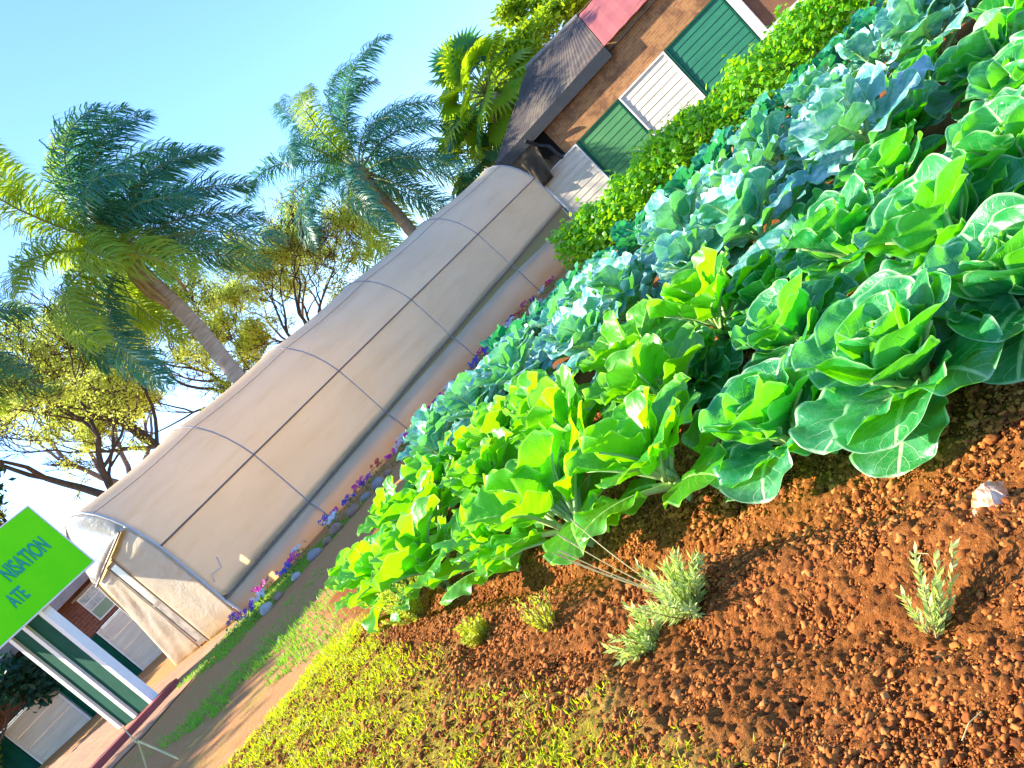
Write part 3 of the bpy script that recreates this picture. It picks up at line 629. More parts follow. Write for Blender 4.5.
# ------------------------------------------------------------------ bean hedge
hA, hB = Vector((2.75,16.7,0)), Vector((10.6,12.6,0))
t = thing('hedge', 'bushy bright green bean hedge between the grass path and the boarded building', 'hedge', (0,0,0))
rh = np.random.default_rng(8); k = 15000
f = rh.uniform(0, 1, k); ax = (hB-hA).normalized(); nx = Vector((-ax.y, ax.x, 0))
u = rh.uniform(-1, 1, k); hh = rh.uniform(0, 1, k)**.8
bump_ = .75+.5*vnoise(f*9, np.zeros(k), 1., 3)+.3*vnoise(f*30, np.zeros(k), 1., 4)
wid = (.85*np.sqrt(1-np.clip((hh-.15)/.85, 0, 1)**2)+.12)*(.8+.4*vnoise(f*14, u*2, 1., 6))
x = hA.x+(hB.x-hA.x)*f+nx.x*u*wid; y = hA.y+(hB.y-hA.y)*f+nx.y*u*wid
bump_ = bump_*(1+.16*(rh.uniform(0, 1, k) > .93)); z = gplane(x, y)+.05+hh*bump_*.95
n3 = rh.normal(0, 1, (k, 3)); n3[:,2] = np.abs(n3[:,2])+.6; n3 /= np.linalg.norm(n3, axis=1)[:,None]
e = rh.normal(0, 1, (k, 3)); e[:,2] -= .5; e -= n3*np.sum(e*n3, 1)[:,None]; e /= np.linalg.norm(e, axis=1)[:,None]; s_ = np.cross(n3, e)
sz = rh.uniform(.075, .15, k)[:,None]; c = np.stack([x, y, z], -1)
P = np.stack([c, c+e*sz*.45+s_*sz*.42-n3*sz*.05, c+e*sz*1.1-n3*sz*.18, c+e*sz*.45-s_*sz*.42-n3*sz*.05, c+e*sz*.5+n3*sz*.06], 1)
o5 = (np.arange(k)*5)[:,None]; Ft = np.concatenate([o5+np.array([[0,1,4]]), o5+np.array([[1,2,4]]), o5+np.array([[2,3,4]]), o5+np.array([[3,0,4]])])
link('foliage', fast_mesh('hedge_foliage', P.reshape(-1, 3), Ft, M['hedge'], True), t)
sm = MB()
for i in range(90):
    f_ = rh.uniform(0, 1); u_ = rh.uniform(-.5, .5); p = hA.lerp(hB, f_)+nx*u_; g0 = float(gplane(p.x, p.y))
    sm.tube([(p.x, p.y, g0-.03), (p.x+rh.uniform(-.15, .15), p.y+rh.uniform(-.15, .15), g0+.45), (p.x+rh.uniform(-.3, .3), p.y+rh.uniform(-.3, .3), g0+.95)], [.012,.008,.004], 5)
sm.build('stems', M['stalk'], t)
sheet('grass_path', [(-.6,13.2),(9.5,10.2),(10.0,10.9),(.2,14.6)], plain('worn_grass_path', (.30,.30,.04), (.42,.24,.08), 2.2, .95, .1, .4, .02), .012, 'worn grass path between the shaded cabbages and the bean hedge')

# ------------------------------------------------------------------ greenhouse tunnel
tun = thing('greenhouse_tunnel', 'long milky plastic greenhouse tunnel with grey hoops beside the vegetable bed', 'greenhouse', (-5.3,11.92,0), math.atan2(.789,.614))
half = [(-.03,.30),(-.03,.6),(-.02,1.0),(0,1.52),(.06,1.78),(.16,2.05),(.30,2.30),(.48,2.52),(.70,2.70),(.92,2.80),(1.14,2.84)]
prof = half+[(2.28-y, z) for y, z in half[-2::-1]]
hx = [0, 2.3, 5.1, 8.3, 12.3, 16.95]
xs_ = sorted(set([round(v, 3) for v in np.linspace(0, 16.95, 70)]+hx))
def sag(x):
    for a, b in zip(hx, hx[1:]):
        if a <= x <= b: return math.sin(math.pi*(x-a)/(b-a))**1.0
    return 0
cen = (1.14, 1.2)
P = np.array([[(x, y+(cen[0]-y)*.030*sag(x), z+(cen[1]-z)*.030*sag(x)) for (y, z) in prof] for x in xs_])
# resample profile smoothly
mb = MB(); mb.grid(P[:, ::-1]); o = mb.build('cover', M['sheet'], tun, True)
o.modifiers.new('sub', 'SUBSURF').levels = 1; o.modifiers['sub'].render_levels = 1
so = o.modifiers.new('thick', 'SOLIDIFY'); so.thickness = .004
def ztop(x): return np.interp(x, [0,2,5.8,11.4,16.95], [.285,.28,.235,.15,-.15])
def gl_(x, y):
    w = tun.matrix_basis; p = Vector((-5.3+.614*x-.789*y, 11.92+.789*x+.614*y, 0)); return float(gplane(p.x, p.y))
for side, y0 in ((1, 0.), (-1, 2.28)):
    xx = np.linspace(-.0, 17, 60); P = np.empty((60, 6, 3))
    for i, x in enumerate(xx):
        zb = gl_(x, y0)-.06; zt = ztop(x)
        for j in range(6):
            w = j/5; P[i,j] = (x, y0-side*(.02+.05*math.sin(w*3.1)*(.6+.4*math.sin(x*1.7))+.06*(1-w)**2), zb+(zt-zb)*w)
    mb = MB(); mb.grid(P if side < 0 else P[:, ::-1]); o = mb.build('skirt', M['skirt'], tun, True); so = o.modifiers.new('thick', 'SOLIDIFY'); so.thickness = .004
    mb = MB(); P = np.array([[(x, y0+side*.05, ztop(x)-.15), (x, y0+side*.05, .42)] for x in xx]); mb.grid(P if side < 0 else P[:, ::-1]); mb.build('vent_mesh', M['vent'], tun)
    mb = MB(); mb.tube([(x, y0-side*.045, .30) for x in np.linspace(0, 16.95, 20)], .018, 6); mb.build('roll_pipe', M['pipe'], tun, True)
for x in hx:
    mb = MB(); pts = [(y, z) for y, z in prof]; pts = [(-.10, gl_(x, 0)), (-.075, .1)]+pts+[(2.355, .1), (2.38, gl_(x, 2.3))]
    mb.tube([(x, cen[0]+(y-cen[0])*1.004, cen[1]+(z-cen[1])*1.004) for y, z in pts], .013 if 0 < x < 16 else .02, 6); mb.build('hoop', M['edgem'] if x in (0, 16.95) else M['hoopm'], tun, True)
mb = MB(); mb.tube([(x, -.012+.030*sag(x)*1.14, 1.52) for x in xs_], .017, 6); mb.build('seam_pipe', M['pipe'], tun, True)
mb = MB(); mb.tube([(x, .522+.018*sag(x), 2.58-.041*sag(x)) for x in xs_], .005, 5); mb.build('wire', M['pipe'], tun, True)
# front end
def poly(mb, pts, x=0, n=10):
    mb.add([(q[2] if len(q) > 2 else x, q[0], q[1]) for q in pts], [tuple(range(len(pts)))])
def panel(name, q, mat, nx_=14, nz=16, amp=.02, seed=1):   # q: four corners (x,y,z): bl, br, tr, tl
    A = [np.array(p, float) for p in q]; P = np.empty((nx_, nz, 3)); r_ = np.random.default_rng(seed)
    for i in range(nx_):
        for j in range(nz):
            u, w = i/(nx_-1), j/(nz-1); p = (1-u)*((1-w)*A[0]+w*A[3])+u*((1-w)*A[1]+w*A[2])
            p[0] += amp*(math.sin(u*5+w*9+seed)+.6*math.sin(u*11-w*14+2*seed))*math.sin(math.pi*u)*min(1, 3*(1-w)); P[i,j] = p
    mb = MB(); mb.grid(P); o = mb.build(name, mat, tun, True); so = o.modifiers.new('thick', 'SOLIDIFY'); so.thickness = .004; return o
g0 = gl_(0, 1.2)-.05
P = np.empty((14, 20, 3)); pz, py_ = [q[1] for q in half if q[1] < 2.2], [q[0] for q in half if q[1] < 2.2]
for i in range(14):
    for j in range(20):
        u, w = i/13, j/19; z = g0+(1.97+.14*u-g0)*w; yr = float(np.interp(z, pz, py_))+.0; P[i,j] = (-.02+.012*math.sin(u*7+w*6)*math.sin(math.pi*u), 1.18+(yr-1.18)*u, z)
mb = MB(); mb.grid(P); o = mb.build('front_panel', M['frontsheet'], tun, True); so = o.modifiers.new('thick', 'SOLIDIFY'); so.thickness = .004
panel('front_panel', [(-.06,2.56,g0),(-.02,1.52,g0),(-.02,1.52,1.9),(-.05,1.98,1.84)], M['frontsheet'], amp=.014, seed=5)
# hood above the door
ap = [(y, z) for y, z in prof if z > 1.9]; L_ = len(ap); P = np.empty((L_, 8, 3))
for i, (y, z) in enumerate(ap):
    u = i/(L_-1); by, bz = .24+u*1.78, 2.09-.24*u
    for j in range(8):
        w = j/7; P[i,j] = (-.10*math.sin(w*1.57)+.02*math.sin(u*9+w*5), y*(1-w)+by*w, z*(1-w)+bz*w)
mb = MB(); mb.grid(P); o = mb.build('hood', M['hood'], tun, True); so = o.modifiers.new('thick', 'SOLIDIFY'); so.thickness = .004
mb = MB(); mb.tube([(-.11,.24,2.09),(-.11,1.2,1.965),(-.11,2.02,1.85)], .018, 6); mb.build('hood_rail', M['pipe'], tun)
mb = MB()
mb.box((-.03,1.19,g0),(.0,1.225,1.95)); mb.box((-.03,1.48,g0),(.0,1.51,1.92)); mb.box((-.03,1.225,1.86),(.0,1.48,1.92)); mb.box((-.03,1.225,.95),(.0,1.48,1.0)); mb.box((-.03,1.225,.02),(.0,1.48,.1)); dr = mb.build('door', M['dframe'], tun)
mb = MB(); mb.box((-.02,1.225,1.0),(-.008,1.48,1.86)); mb.box((-.02,1.225,.1),(-.008,1.48,.95)); mb.build('door_pane', M['glass'], dr)
mb = MB(); mb.tube([(.07,-.10,.58),(.12,-.13,.70),(.28,-.17,.66),(.34,-.2,.82)], .011, 6); mb.build('crank_handle', M['edgem'], tun)
# back end
mb = MB(); mb.add([(16.9, y, z) for y, z in prof]+[(16.9, 2.3, gl_(17, 2.3)-.1), (16.9, -.03, gl_(17, 0)-.1)], [tuple(range(len(prof)+2))]); mb.build('end_sheet', M['sheet'], tun)

# ------------------------------------------------------------------ boarded brick building beyond the tunnel
def boards(mb, x0, x1, z0, z1, y, n, lap=.025, th=.03):
    h = (z1-z0)/n
    for i in range(n):
        a, b = z0+i*h, z0+(i+1)*h-.004
        mb.add([(x0,y-lap,a),(x1,y-lap,a),(x1,y-.006,b),(x0,y-.006,b),(x0,y+th,a),(x1,y+th,a),(x1,y+th,b),(x0,y+th,b)], [(0,1,2,3),(5,4,7,6),(0,4,5,1),(3,2,6,7),(0,3,7,4),(1,5,6,2)])
bld = thing('classroom_building', 'brick building with white and green boarded bays and dark sheet roof', 'building', (6.477,29.,0), math.atan2(-.61,.79))
mb = MB(); mb.box((.86,0,1.385),(15,.25,2.95)); mb.box((.86,.02,-2.2),(15,.25,-.55)); mb.build('wall', M['brick'], bld)
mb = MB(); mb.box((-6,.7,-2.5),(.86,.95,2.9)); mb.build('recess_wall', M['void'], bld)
for x0, x1, k_, nm in [(-.58,1.42,'whiteb',0),(1.46,3.52,'sun_green',1),(3.56,5.62,'whiteb',2),(5.66,7.88,'green',3)]:
    mb = MB(); boards(mb, x0+.06, x1-.06, -.56, 1.32, -.02, 8); p = mb.build('boarded_panel', M[k_], bld)
    mb = MB()
    mb.box((x0,-.09,-.6),(x0+.06,.05,1.38)); mb.box((x1-.06,-.09,-.6),(x1,.05,1.38)); mb.box((x0+.06,-.085,1.32),(x1-.06,.05,1.378)); mb.box((x0+.06,-.085,-.6),(x1-.06,.05,-.56))
    mb.build('frame', M['white'] if k_ == 'whiteb' else M['dgreen'], p)
    if nm == 0: mb = MB(); mb.box((x0+.02,.06,-.6),(x1-.02,.2,1.37)); mb.build('backing', M['white'], p)
mb = MB(); mb.box((7.92,-.14,-1.8),(8.22,.0,1.35)); mb.build('post', M['white'], bld)
mb = MB(); mb.box((8.22,-.02,-1.8),(15,.0,1.38)); mb.build('wood_wall', M['wood'], bld)
mb = MB(); mb.box((8.22,-.16,-.62),(12,-.04,-.42)); mb.build('rail', M['white'], bld)
def corr(mb, p0, p1, p2, p3, n, amp=.018):     # corrugated sheet: p0-p1 eave, p3-p2 ridge
    P = np.empty((n*4+1, 2, 3))
    for i in range(n*4+1):
        u = i/(n*4); dz = amp*math.sin(2*math.pi*u*n)
        P[i,0] = (Vector(p0).lerp(Vector(p1), u)+Vector((0,0,dz))); P[i,1] = (Vector(p3).lerp(Vector(p2), u)+Vector((0,0,dz)))
    mb.grid(P)
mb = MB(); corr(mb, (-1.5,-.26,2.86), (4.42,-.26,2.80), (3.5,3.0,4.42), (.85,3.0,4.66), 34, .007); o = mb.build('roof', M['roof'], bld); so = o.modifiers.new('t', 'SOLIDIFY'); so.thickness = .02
mb = MB(); corr(mb, (4.45,-.26,2.84), (13.,-.26,2.66), (12.,3.0,4.1), (3.53,3.0,4.43), 16, .008); o = mb.build('roof', M['pink'], bld); so = o.modifiers.new('t', 'SOLIDIFY'); so.thickness = .02
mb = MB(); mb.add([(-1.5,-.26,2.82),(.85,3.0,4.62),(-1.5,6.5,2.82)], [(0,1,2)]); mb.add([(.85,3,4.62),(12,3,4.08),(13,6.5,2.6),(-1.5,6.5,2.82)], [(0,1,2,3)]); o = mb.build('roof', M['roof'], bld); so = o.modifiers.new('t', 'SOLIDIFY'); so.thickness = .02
mb = MB(); mb.tube([(.85,3.02,4.68),(3.5,3.02,4.45)], .09, 8); mb.build('ridge_cap', M['fascia'], bld)
mb = MB()
mb.add([(-1.55,-.32,2.52),(4.45,-.32,2.44),(4.45,-.32,2.84),(-1.55,-.32,2.90),(-1.55,-.2,2.52),(4.45,-.2,2.44),(4.45,-.2,2.84),(-1.55,-.2,2.90)], [(0,1,2,3),(5,4,7,6),(0,4,5,1),(3,2,6,7),(0,3,7,4),(1,5,6,2)])
mb.tube([(.35,-.56,2.7),(.42,-.2,2.3),(.66,-.12,2.0),(.7,-.1,1.4),(.7,-.12,1.36)], .07, 8); mb.build('gutter', M['black'], bld)
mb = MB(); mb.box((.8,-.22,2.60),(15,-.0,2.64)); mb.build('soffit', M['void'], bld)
# back and side walls so that it stands from other sides
mb = MB(); mb.box((-6,6,-2.6),(15,6.2,2.8)); mb.box((14.8,.25,-2.6),(15,6,2.7)); mb.build('wall', M['brick'], bld)
net = MB(); P = np.empty((22, 10, 3))
for i in range(22):
    u = i/21
    for j in range(10):
        w = j/9; xr = .48-.35*w; P[i,j] = (-1.5+(xr+1.5)*u, -.2+.16*math.sin(u*16)*(.3+.7*w)-.2*w, 2.63-1.5*w)
net.grid(P); o = net.build('shade_cloth', M['net'], None, True); so = o.modifiers.new('t', 'SOLIDIFY'); so.thickness = .006
o.location = (6.477,29.,0); o.rotation_euler = (0,0,math.atan2(-.61,.79))
tag(o, 'brown shade cloth hanging from the dark gutter behind the tunnel end', 'shade cloth')

# ------------------------------------------------------------------ left building, porch and lime sign
lb = thing('brick_building', 'red brown brick building with white and green panels behind the porch posts', 'building', (-12,19,0))
mb = MB(); mb.box((-9,0,1.47),(4.5,.25,2.62)); mb.box((-9,.01,-.4),(4.5,.25,-.02)); mb.box((4.3,.25,-.4),(4.5,5,2.6)); mb.box((-9,.25,-.4),(-8.8,5,2.6)); mb.build('wall', M['brickd'], lb)
for x0, x1, k_ in [(-5.6,-3.9,'green'),(-3.86,-2.2,'green'),(-2.16,-.58,'whiteb'),(-.54,1.03,'green'),(1.07,2.8,'whiteb'),(2.84,4.45,'green')]:
    mb = MB()
    if k_ == 'whiteb': boards(mb, x0+.05, x1-.05, .02, 1.42, -.02, 4, .012)
    else: mb.box((x0+.05,-.03,.0),(x1-.05,.03,1.42))
    p = mb.build('panel', M['whiteb'] if k_ == 'whiteb' else M['dgreen'], lb)
    mb = MB(); mb.box((x0,-.06,-.02),(x0+.05,.04,1.46)); mb.box((x1-.05,-.06,-.02),(x1,.04,1.46)); mb.box((x0+.05,-.055,1.42),(x1-.05,.04,1.46)); mb.build('frame', M['white'] if k_ == 'whiteb' else M['dgreen'], p)
mb = MB(); mb.box((1.35,-.05,1.58),(1.9,-.015,2.3)); w_ = mb.build('window', M['white'], lb)
mb = MB()
for i in range(2):
    for j in range(2): mb.box((1.39+i*.245,-.062,1.9+j*.19),(1.61+i*.245,-.052,2.06+j*.19))
mb.build('pane', M['glass'], w_); mb = MB(); mb.box((1.39,-.062,1.62),(1.86,-.052,1.87)); mb.build('pane', plain('green_window_panel', (.22,.32,.2), (.28,.38,.24), 3), w_)
mb = MB(); mb.box((1.28,-.12,2.31),(1.97,-.0,2.35)); mb.build('sill', M['concrete'], w_)
mb = MB(); mb.box((-9.3,-.5,2.42),(4.8,-.45,2.95)); mb.box((-9.3,-.45,2.46),(4.8,-.0,2.5)); mb.build('fascia', M['fascia'], lb)
mb = MB(); corr(mb, (-9.3,-.5,2.97), (4.8,-.5,2.97), (4.8,3.,3.55), (-9.3,3.,3.55), 60); corr(mb, (-9.3,6.,2.97), (4.8,6.,2.97), (4.8,3.,3.56), (-9.3,3.,3.56), 60); o = mb.build('roof', M['roof'], lb); so = o.modifiers.new('t', 'SOLIDIFY'); so.thickness = .02

por = thing('porch', 'white posted porch with dark green boards carrying the lime green sign', 'porch', (-6.47,10.86,0), math.atan2(.79,.61))   # local x along the sign, y away to the left
def lg(x, y): p = c1+P_A*x+P_B*y; return float(gplane(p.x, p.y))
for x, y in ((0, 0), (0, .72), (0, 1.36), (-4.2, 0), (-4.2, 2.6)):
    mb = MB(); mb.box((x-.06,y-.065,lg(x, y)-.05+(.09 if y > .1 else 0)),(x+.06,y+.065,3.0)); mb.build('post', M['white'], por)
for y0, y1 in ((.065,.655),(.785,1.295)):
    mb = MB(); mb.box((-.02,y0,lg(0, y0)-.05),(.02,y1,3.0)); mb.build('board', M['dgreen'], por)
mb = MB(); mb.box((-4.6,-.09,3.0),(.84,.09,3.12)); mb.box((-4.6,2.55,3.0),(.84,2.7,3.12)); mb.build('beam', M['dgreen'], por)
mb = MB(); mb.box((-7.2,-.05,3.12),(.8,3.2,3.17)); mb.build('roof', M['fascia'], por)  # unseen porch roof, lengthened out of view to shade the ground
sgn = thing('sign', 'bright lime green signboard with teal capitals, top left of the porch posts', 'sign', tuple(c1+P_B*-.14), math.atan2(.79,.61))
mb = MB(); mb.box((-1.35,-.03,2.03),(.82,.02,3.17)); mb.build('board', M['board'], sgn)
mb = MB(); mb.box((-1.37,-.036,2.008),(.84,.024,2.028)); mb.box((.822,-.036,2.028),(.842,.024,3.172)); mb.box((-1.37,-.036,3.172),(.842,.024,3.19)); mb.build('frame', M['white'], sgn)
def text(s, xr, z, size, sx):
    cu = bpy.data.curves.new('lettering', 'FONT'); cu.body = s; cu.size = size; cu.align_x = 'RIGHT'; cu.extrude = .003; cu.offset = size*.02
    tmp = bpy.data.objects.new('lettering_curve', cu); C.objects.link(tmp); bpy.context.view_layer.update()
    me = bpy.data.meshes.new_from_object(tmp.evaluated_get(bpy.context.evaluated_depsgraph_get())); bpy.data.objects.remove(tmp)
    me.materials.clear(); me.materials.append(M['letter'])
    o = link('lettering', me, sgn); o.location = (xr, -.036, z); o.rotation_euler = (rad(90), 0, 0); o.scale = (sx, 1, 1)
text('NISATION', .62, 2.55, .33, .45)
text('ATE', -.03, 2.25, .29, .45)

# ------------------------------------------------------------------ trees
def frond(lf, rc, base, d, L, r, wind, grav=.09, ll=1.05, n=100, mi=0, w=.040):
    p = Vector(base); d = Vector(d).normalized(); pts = [p.copy()]; ds = []; hang = r.uniform(.75, 1.25)
    K = 16
    for i in range(K):
        d = (d+Vector((0,0,-grav*(.35+1.1*i/K)))+wind*(.012+.05*i/K)).normalized(); ds.append(d.copy()); p = p+d*L/K; pts.append(p.copy())
    rc.tube(pts, [.038*(1-.85*i/K)+.004 for i in range(K+1)], 5)
    for i in range(n):
        f = .14+.86*i/(n-1); x = f*K; k = min(K-1, int(x)); q = pts[k].lerp(pts[k+1], x-k); t = ds[k]
        sd = t.cross(Vector((0,0,1)));
        if sd.length < .05: sd = Vector((1,0,0))
        sd.normalize(); up = sd.cross(t)
        prof_ = (math.sin(math.pi*min(1, (f*.92+.06)))**.6); l = ll*prof_*r.uniform(.8, 1.1)+.08
        for s in (-1, 1, -1, 1)[:2+int(r.random() < .8)+int(r.random() < .5)]:
            o = (sd*s*r.uniform(.5, 1.05)+t*r.uniform(.3, .8)+up*r.uniform(-.7, .8)).normalized()
            a = q; g1 = (o+Vector((0,0,-.6*hang))+wind*.2).normalized(); g2 = (g1+Vector((0,0,-1.5*hang))+wind*.3).normalized()
            b = a+o*l*.35; c = b+g1*l*.35; e = c+g2*l*.35; bi = o.cross(t).cross(o).normalized()*w*.5
            lf.add([a-bi*.5, a+bi*.5, b+bi, b-bi, c+bi*.8, c-bi*.8, e], [(0,1,2,3),(3,2,4,5),(5,4,6)], None, mi)
def palm(label, base, top, n, L, seed, wind, r0=.2, dead=5, ybias=.4, drop=92):
    r = random.Random(seed); b = Vector(base); t = thing('palm_tree', label, 'palm tree', base)
    tp = Vector(top)-b; tr = MB(); K = 22
    tr.tube([tp*(i/K)+Vector((.06*math.sin(i*.5), 0, 0)) for i in range(K+1)], [r0*(1.25-.35*min(1, i/5))+(.012 if i%2 else 0)-.0*i for i in range(K+1)], 12); tr.build('trunk', M['ptrunk'], t, True)
    cs = MB(); up = tp.normalized(); cs.tube([tp-up*.05, tp+up*.25, tp+up*.7], [r0*1.05, r0*1.25, r0*.6], 10); cs.build('crownshaft', M['psheath'], t, True)
    lf, rc = MB(), MB()
    for i in range(n):
        f = i/(n-1); az = i*2.399+r.uniform(-.25, .25); el = rad(80-drop*f**1.1+r.uniform(-8, 8))
        d = Vector((math.cos(az)*math.cos(el), math.sin(az)*math.cos(el), math.sin(el)))
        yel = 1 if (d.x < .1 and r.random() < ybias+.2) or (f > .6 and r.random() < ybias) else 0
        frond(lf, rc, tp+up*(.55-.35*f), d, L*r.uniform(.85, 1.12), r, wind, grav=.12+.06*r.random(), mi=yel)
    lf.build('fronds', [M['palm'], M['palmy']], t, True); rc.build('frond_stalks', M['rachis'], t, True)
    sh_ = MB()
    for i in range(dead):
        a = i*2.1+r.uniform(-.3, .3); q = tp+Vector((math.cos(a), math.sin(a), 0))*r0*.9
        sh_.tube([q+up*.1, q+Vector((math.cos(a)*.22, math.sin(a)*.2, -.35)), q+Vector((math.cos(a)*.3, math.sin(a)*.3, -1.0)), q+Vector((math.cos(a)*.16, math.sin(a)*.2, -1.7))], [.05,.09,.06,.015], 6)
    sh_.build('dead_sheaths', M['psheath'], t, True)
    return t
g = lambda x, y: float(gplane(x, y))
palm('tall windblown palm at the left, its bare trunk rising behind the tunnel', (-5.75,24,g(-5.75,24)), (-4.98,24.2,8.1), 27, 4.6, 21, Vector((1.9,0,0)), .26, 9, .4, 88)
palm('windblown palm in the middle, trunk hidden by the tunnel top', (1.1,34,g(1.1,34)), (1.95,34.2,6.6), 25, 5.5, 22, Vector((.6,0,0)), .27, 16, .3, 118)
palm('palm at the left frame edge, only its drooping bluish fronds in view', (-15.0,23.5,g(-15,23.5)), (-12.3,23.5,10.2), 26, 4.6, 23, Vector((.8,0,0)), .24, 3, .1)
def fan_palm(label, base, top, n, R_, seed):
    r = random.Random(seed); t = thing('fan_palm', label, 'fan palm', base); tp = Vector(top)-Vector(base)
    tr = MB(); tr.tube([tp*(i/10) for i in range(11)], [.32-.006*i for i in range(11)], 10); tr.build('trunk', M['ptrunk'], t, True)
    lf, rc = MB(), MB()
    for i in range(n):
        f = i/(n-1); az = i*2.399; el = rad(80-125*f+r.uniform(-10, 10)); d = Vector((math.cos(az)*math.cos(el), math.sin(az)*math.cos(el), math.sin(el))); L = R_*r.uniform(.55, .75)
        c = tp+d*L+Vector((0,0,-.15*L*f)); rc.tube([tp, tp+d*L*.5+Vector((0,0,.05)), c], [.03,.025,.018], 5)
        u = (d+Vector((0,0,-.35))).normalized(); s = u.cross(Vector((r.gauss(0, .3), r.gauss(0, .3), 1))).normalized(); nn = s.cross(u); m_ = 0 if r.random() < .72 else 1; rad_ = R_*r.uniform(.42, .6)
        for k in range(22):
            a = -2.0+4.0*k/21; dr = u*math.cos(a)+s*math.sin(a); q = dr.cross(nn)*.075; l = rad_*(.75+.25*math.cos(a*.7))*r.uniform(.9, 1.05)
            m1 = c+dr*l*.6+nn*.05; e = c+dr*l+Vector((0,0,-.18*l))
            lf.add([c-q*.2, c+q*.2, m1+q*1.1, m1-q*1.1, e], [(0,1,2,3),(3,2,4)], None, m_)
    lf.build('leaves', [M['fan'], M['fandark']], t, True); rc.build('leaf_stalks', M['rachis'], t, True)
    dd = MB()
    for i in range(18):
        a = i*2.4; q = tp+Vector((math.cos(a)*.32, math.sin(a)*.32, -.2-r.random())); dd.tube([q, q+Vector((math.cos(a)*.5, math.sin(a)*.5, -.5)), q+Vector((math.cos(a)*.45, math.sin(a)*.45, -1.2))], [.05,.12,.03], 5)
    dd.build('dead_leaves', M['psheath'], t, True)
fan_palm('tall fan palm with bright round leaves left of the dark roof', (6.9,33,g(6.9,33)), (7.75,33,5.2), 46, 2.5, 31)
fan_palm('low fan palm half hidden behind the tunnel end and the shade cloth', (5.6,36,g(5.6,36)), (6.3,36,3.9), 34, 2.4, 33)
def branch_tree(name, label, cat, base, trunk_top, levels, L0, seed, leafmats, dens, r0=.28, lcl=1., spread=.62, lean=(0,0,.12), leafsize=.16, start=None, ratio=.76, barkm='bark', limbs=None, box=None):
    r = random.Random(seed); t = thing(name, label, cat, base); b0 = Vector(base); tb, lf, tw = MB(), MB(), MB()
    tp = Vector(trunk_top)-b0; tb.tube([Vector((0,0,-.2)), tp*.35+Vector((.12,0,0)), tp*.7-Vector((.08,0,0)), tp], [r0*1.4, r0*1.1, r0, r0*.85], 9)
    tips = []
    def grow(p, d, L, rr, lv):
        pts = [p]; K = 4; dd = d
        for i in range(K):
            dd = (dd+Vector((r.gauss(0, .2), r.gauss(0, .2), r.gauss(0, .15)))+Vector(lean)*.5).normalized(); pts.append(pts[-1]+dd*L/K)
        rr = max(rr, .016); r1 = max(rr*.66, .013); (tb if lv > levels-4 else tw).tube(pts, [rr+(r1-rr)*i/K for i in range(K+1)], 6 if lv > 2 else 4, 0, False)
        if lv <= 1: tips.extend(pts[1:])
        if lv == 0: return
        nc = 3 if r.random() < .45 else 2
        for c in range(nc):
            ax = dd.orthogonal().normalized(); ax.rotate(Matrix.Rotation(r.uniform(0, 6.28), 3, dd)); nd = (dd+ax*r.uniform(.6, 1.25)*spread).normalized()
            grow(pts[-1] if c < 2 else pts[2], nd, L*ratio*r.uniform(.8, 1.15), r1*r.uniform(.75, .95), lv-1)
    for (dv, Lm, rm) in (limbs or [((math.cos(a)*.7, math.sin(a)*.7, .75), 1, .7) for a in (0.3, 2.2, 4.3)]): grow(tp, Vector(dv).normalized(), L0*Lm, r0*rm, levels)
    tb.build('trunk', M[barkm], t, True); tw.build('twigs', M['twig' if barkm == 'twig' else 'bark'], t)
    clus = [Vector((r.gauss(0, 1), r.gauss(0, 1), r.gauss(0, 1))) for _ in range(3)]
    for p in tips:
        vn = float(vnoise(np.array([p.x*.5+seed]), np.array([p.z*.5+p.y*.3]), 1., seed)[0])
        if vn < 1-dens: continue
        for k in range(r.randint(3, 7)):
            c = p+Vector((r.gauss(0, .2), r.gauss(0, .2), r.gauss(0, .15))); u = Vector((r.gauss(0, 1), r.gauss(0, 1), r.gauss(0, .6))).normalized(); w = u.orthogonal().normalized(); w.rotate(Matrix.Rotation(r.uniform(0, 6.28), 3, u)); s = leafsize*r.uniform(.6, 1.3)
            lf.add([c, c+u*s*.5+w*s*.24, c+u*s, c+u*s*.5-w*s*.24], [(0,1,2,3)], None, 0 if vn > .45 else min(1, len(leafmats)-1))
    if lf.n: lf.build('crown', leafmats, t)
    return t
JA = [M['jac'], M['jacg']]
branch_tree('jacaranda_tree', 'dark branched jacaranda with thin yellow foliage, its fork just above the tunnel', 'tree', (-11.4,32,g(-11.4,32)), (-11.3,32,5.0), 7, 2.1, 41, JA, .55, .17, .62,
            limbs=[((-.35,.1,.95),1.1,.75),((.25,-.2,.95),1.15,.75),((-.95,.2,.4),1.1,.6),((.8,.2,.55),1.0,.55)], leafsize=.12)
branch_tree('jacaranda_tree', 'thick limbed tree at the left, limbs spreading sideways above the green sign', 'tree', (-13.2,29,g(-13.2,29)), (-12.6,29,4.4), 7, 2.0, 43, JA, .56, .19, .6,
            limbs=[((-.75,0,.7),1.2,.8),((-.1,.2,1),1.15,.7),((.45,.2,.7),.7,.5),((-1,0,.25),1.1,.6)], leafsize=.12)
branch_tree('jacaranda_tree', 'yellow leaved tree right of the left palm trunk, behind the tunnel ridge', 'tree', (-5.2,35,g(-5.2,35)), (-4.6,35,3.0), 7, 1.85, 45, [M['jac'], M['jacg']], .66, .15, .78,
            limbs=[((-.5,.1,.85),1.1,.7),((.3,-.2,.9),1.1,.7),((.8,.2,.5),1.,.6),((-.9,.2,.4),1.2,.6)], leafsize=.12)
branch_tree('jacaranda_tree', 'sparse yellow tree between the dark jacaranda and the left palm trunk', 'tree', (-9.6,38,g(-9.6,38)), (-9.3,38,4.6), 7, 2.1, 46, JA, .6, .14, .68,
            limbs=[((-.4,.1,.9),1.1,.7),((.3,-.2,.95),1.1,.7),((.8,.2,.55),1.,.6),((-.9,.2,.5),1.,.6)], leafsize=.12)
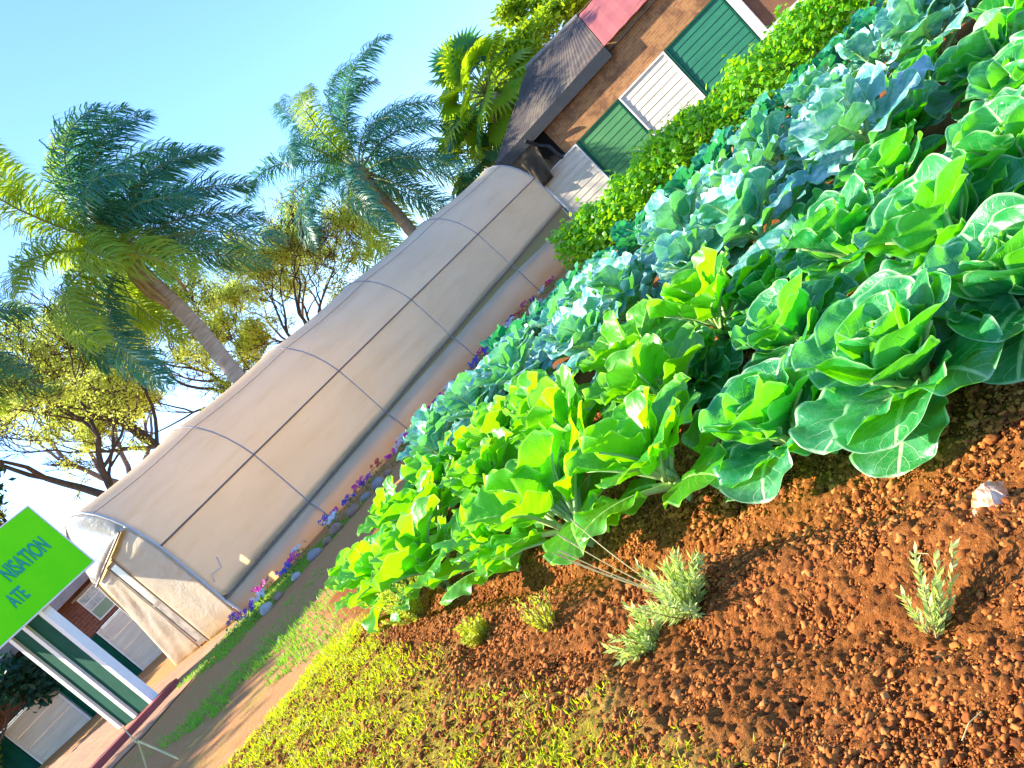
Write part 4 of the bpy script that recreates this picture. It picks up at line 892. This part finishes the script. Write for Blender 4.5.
branch_tree('bare_tree', 'pale almost leafless tree top far behind the yellow tree', 'tree', (-6.0,46,g(-6,46)), (-5.8,46,3.6), 7, 2.3, 47, [M['jacg'], M['jacg']], .42, .22, .78, barkm='twig',
            limbs=[((-.6,.1,.8),1.,.6),((.1,-.2,1),1.05,.6),((.8,.2,.7),1.05,.6),((-1,.2,.5),1.1,.6)], leafsize=.12)
branch_tree('bare_tree', 'grey leafless tree at the far left behind the jacarandas', 'tree', (-19,45,g(-19,45)), (-18.8,45,6), 7, 2.8, 49, [M['jac']], .35, .3, .68, barkm='twig',
            limbs=[((-.6,.1,.8),1.,.6),((.1,-.2,1),1.1,.6),((.7,.2,.7),1.,.6),((.95,.2,.3),1.,.6)], leafsize=.18)
branch_tree('shade_tree', 'unseen round leafy tree added behind the porch to shade the ground, outside the left of the frame', 'tree', (-13.2,9.8,g(-13.2,9.8)), (-13.2,9.8,3.0), 6, 1.05, 57, [M['jacg'], M['jacg']], .45, .2, .8, leafsize=.18)  # unseen tree, added to cast dappled shade on the lower left ground
branch_tree('leafy_tree', 'bright yellow green bushy tree above the pink roof', 'tree', (13.2,38,g(13.2,38)), (13.0,38,3.0), 6, 1.75, 51, [M['bright'], M['bright']], .97, .3, .75,
            limbs=[((-.6,.1,.8),1.,.7),((.2,-.3,1),1.15,.7),((.8,.2,.6),1.,.6),((-.9,-.3,.5),1.1,.6),((.1,-.9,.6),1.,.6)], leafsize=.3)
branch_tree('dark_tree', 'dark conifer like tree cut off by the left frame edge', 'tree', (-17.6,30,g(-17.6,30)), (-17.2,30,5), 6, 1.5, 53, [M['dark'], M['dark']], .97, .25, .7, leafsize=.34)
branch_tree('shrub', 'green shrub in front of the brick building behind the last porch post', 'shrub', (-14.4,17.7,g(-14.4,17.7)), (-13.6,17.7,1.2), 5, .62, 55, [M['dark'], M['jacg']], .97, .05, .8, leafsize=.2)

# ------------------------------------------------------------------ light, sky, camera
w = bpy.data.worlds.new('World'); SC.world = w; w.use_nodes = True; nt = w.node_tree
sky = nt.nodes.new('ShaderNodeTexSky'); sky.sky_type = 'NISHITA'; sky.sun_disc = False; sky.sun_elevation = SUN_EL; sky.sun_rotation = SUN_AZ
sky.air_density = 1.0; sky.dust_density = 1.1; sky.ozone_density = 1.0; sky.altitude = 1200
bg = nt.nodes['Background']; bg.inputs['Strength'].default_value = .15; mxs = nt.nodes.new('ShaderNodeMix'); mxs.data_type = 'RGBA'; mxs.blend_type = 'MULTIPLY'; mxs.inputs[0].default_value = 1; mxs.inputs[7].default_value = (.62, .83, 1.14, 1)
nt.links.new(sky.outputs[0], mxs.inputs[6]); nt.links.new(mxs.outputs[2], bg.inputs['Color'])
sun = bpy.data.lights.new('sun', 'SUN'); sun.energy = 5.; sun.angle = rad(.6); sun.color = (1, .90, .74)
so_ = bpy.data.objects.new('sun', sun); C.objects.link(so_)
sd_ = Vector((math.sin(SUN_AZ)*math.cos(SUN_EL), math.cos(SUN_AZ)*math.cos(SUN_EL), math.sin(SUN_EL)))
so_.rotation_euler = sd_.to_track_quat('Z', 'Y').to_euler(); so_.location = sd_*60
cam = bpy.data.cameras.new('camera'); co = bpy.data.objects.new('camera', cam); C.objects.link(co); SC.camera = co
cam.sensor_width = 36; cam.lens = 36*800/1024; cam.clip_start = .05; cam.clip_end = 3000
pt_, ro_ = rad(8.0), rad(46.2)
Rv = Vector((1,0,0)); Fv = Vector((0, math.cos(pt_), -math.sin(pt_))); Uv = Vector((0, math.sin(pt_), math.cos(pt_)))
cx_ = Rv*math.cos(ro_)-Uv*math.sin(ro_); cy_ = Rv*math.sin(ro_)+Uv*math.cos(ro_)
mt = Matrix((cx_, cy_, -Fv)).transposed().to_4x4(); mt.translation = Vector((0,0,1.1)); co.matrix_world = mt
SC.view_settings.view_transform = 'Standard'; SC.view_settings.look = 'None'; SC.view_settings.exposure = 1.62; SC.view_settings.gamma = 1
SC.view_settings.use_curve_mapping = False
SC.cycles.max_bounces = 8; SC.cycles.transmission_bounces = 4; SC.cycles.use_denoising = True
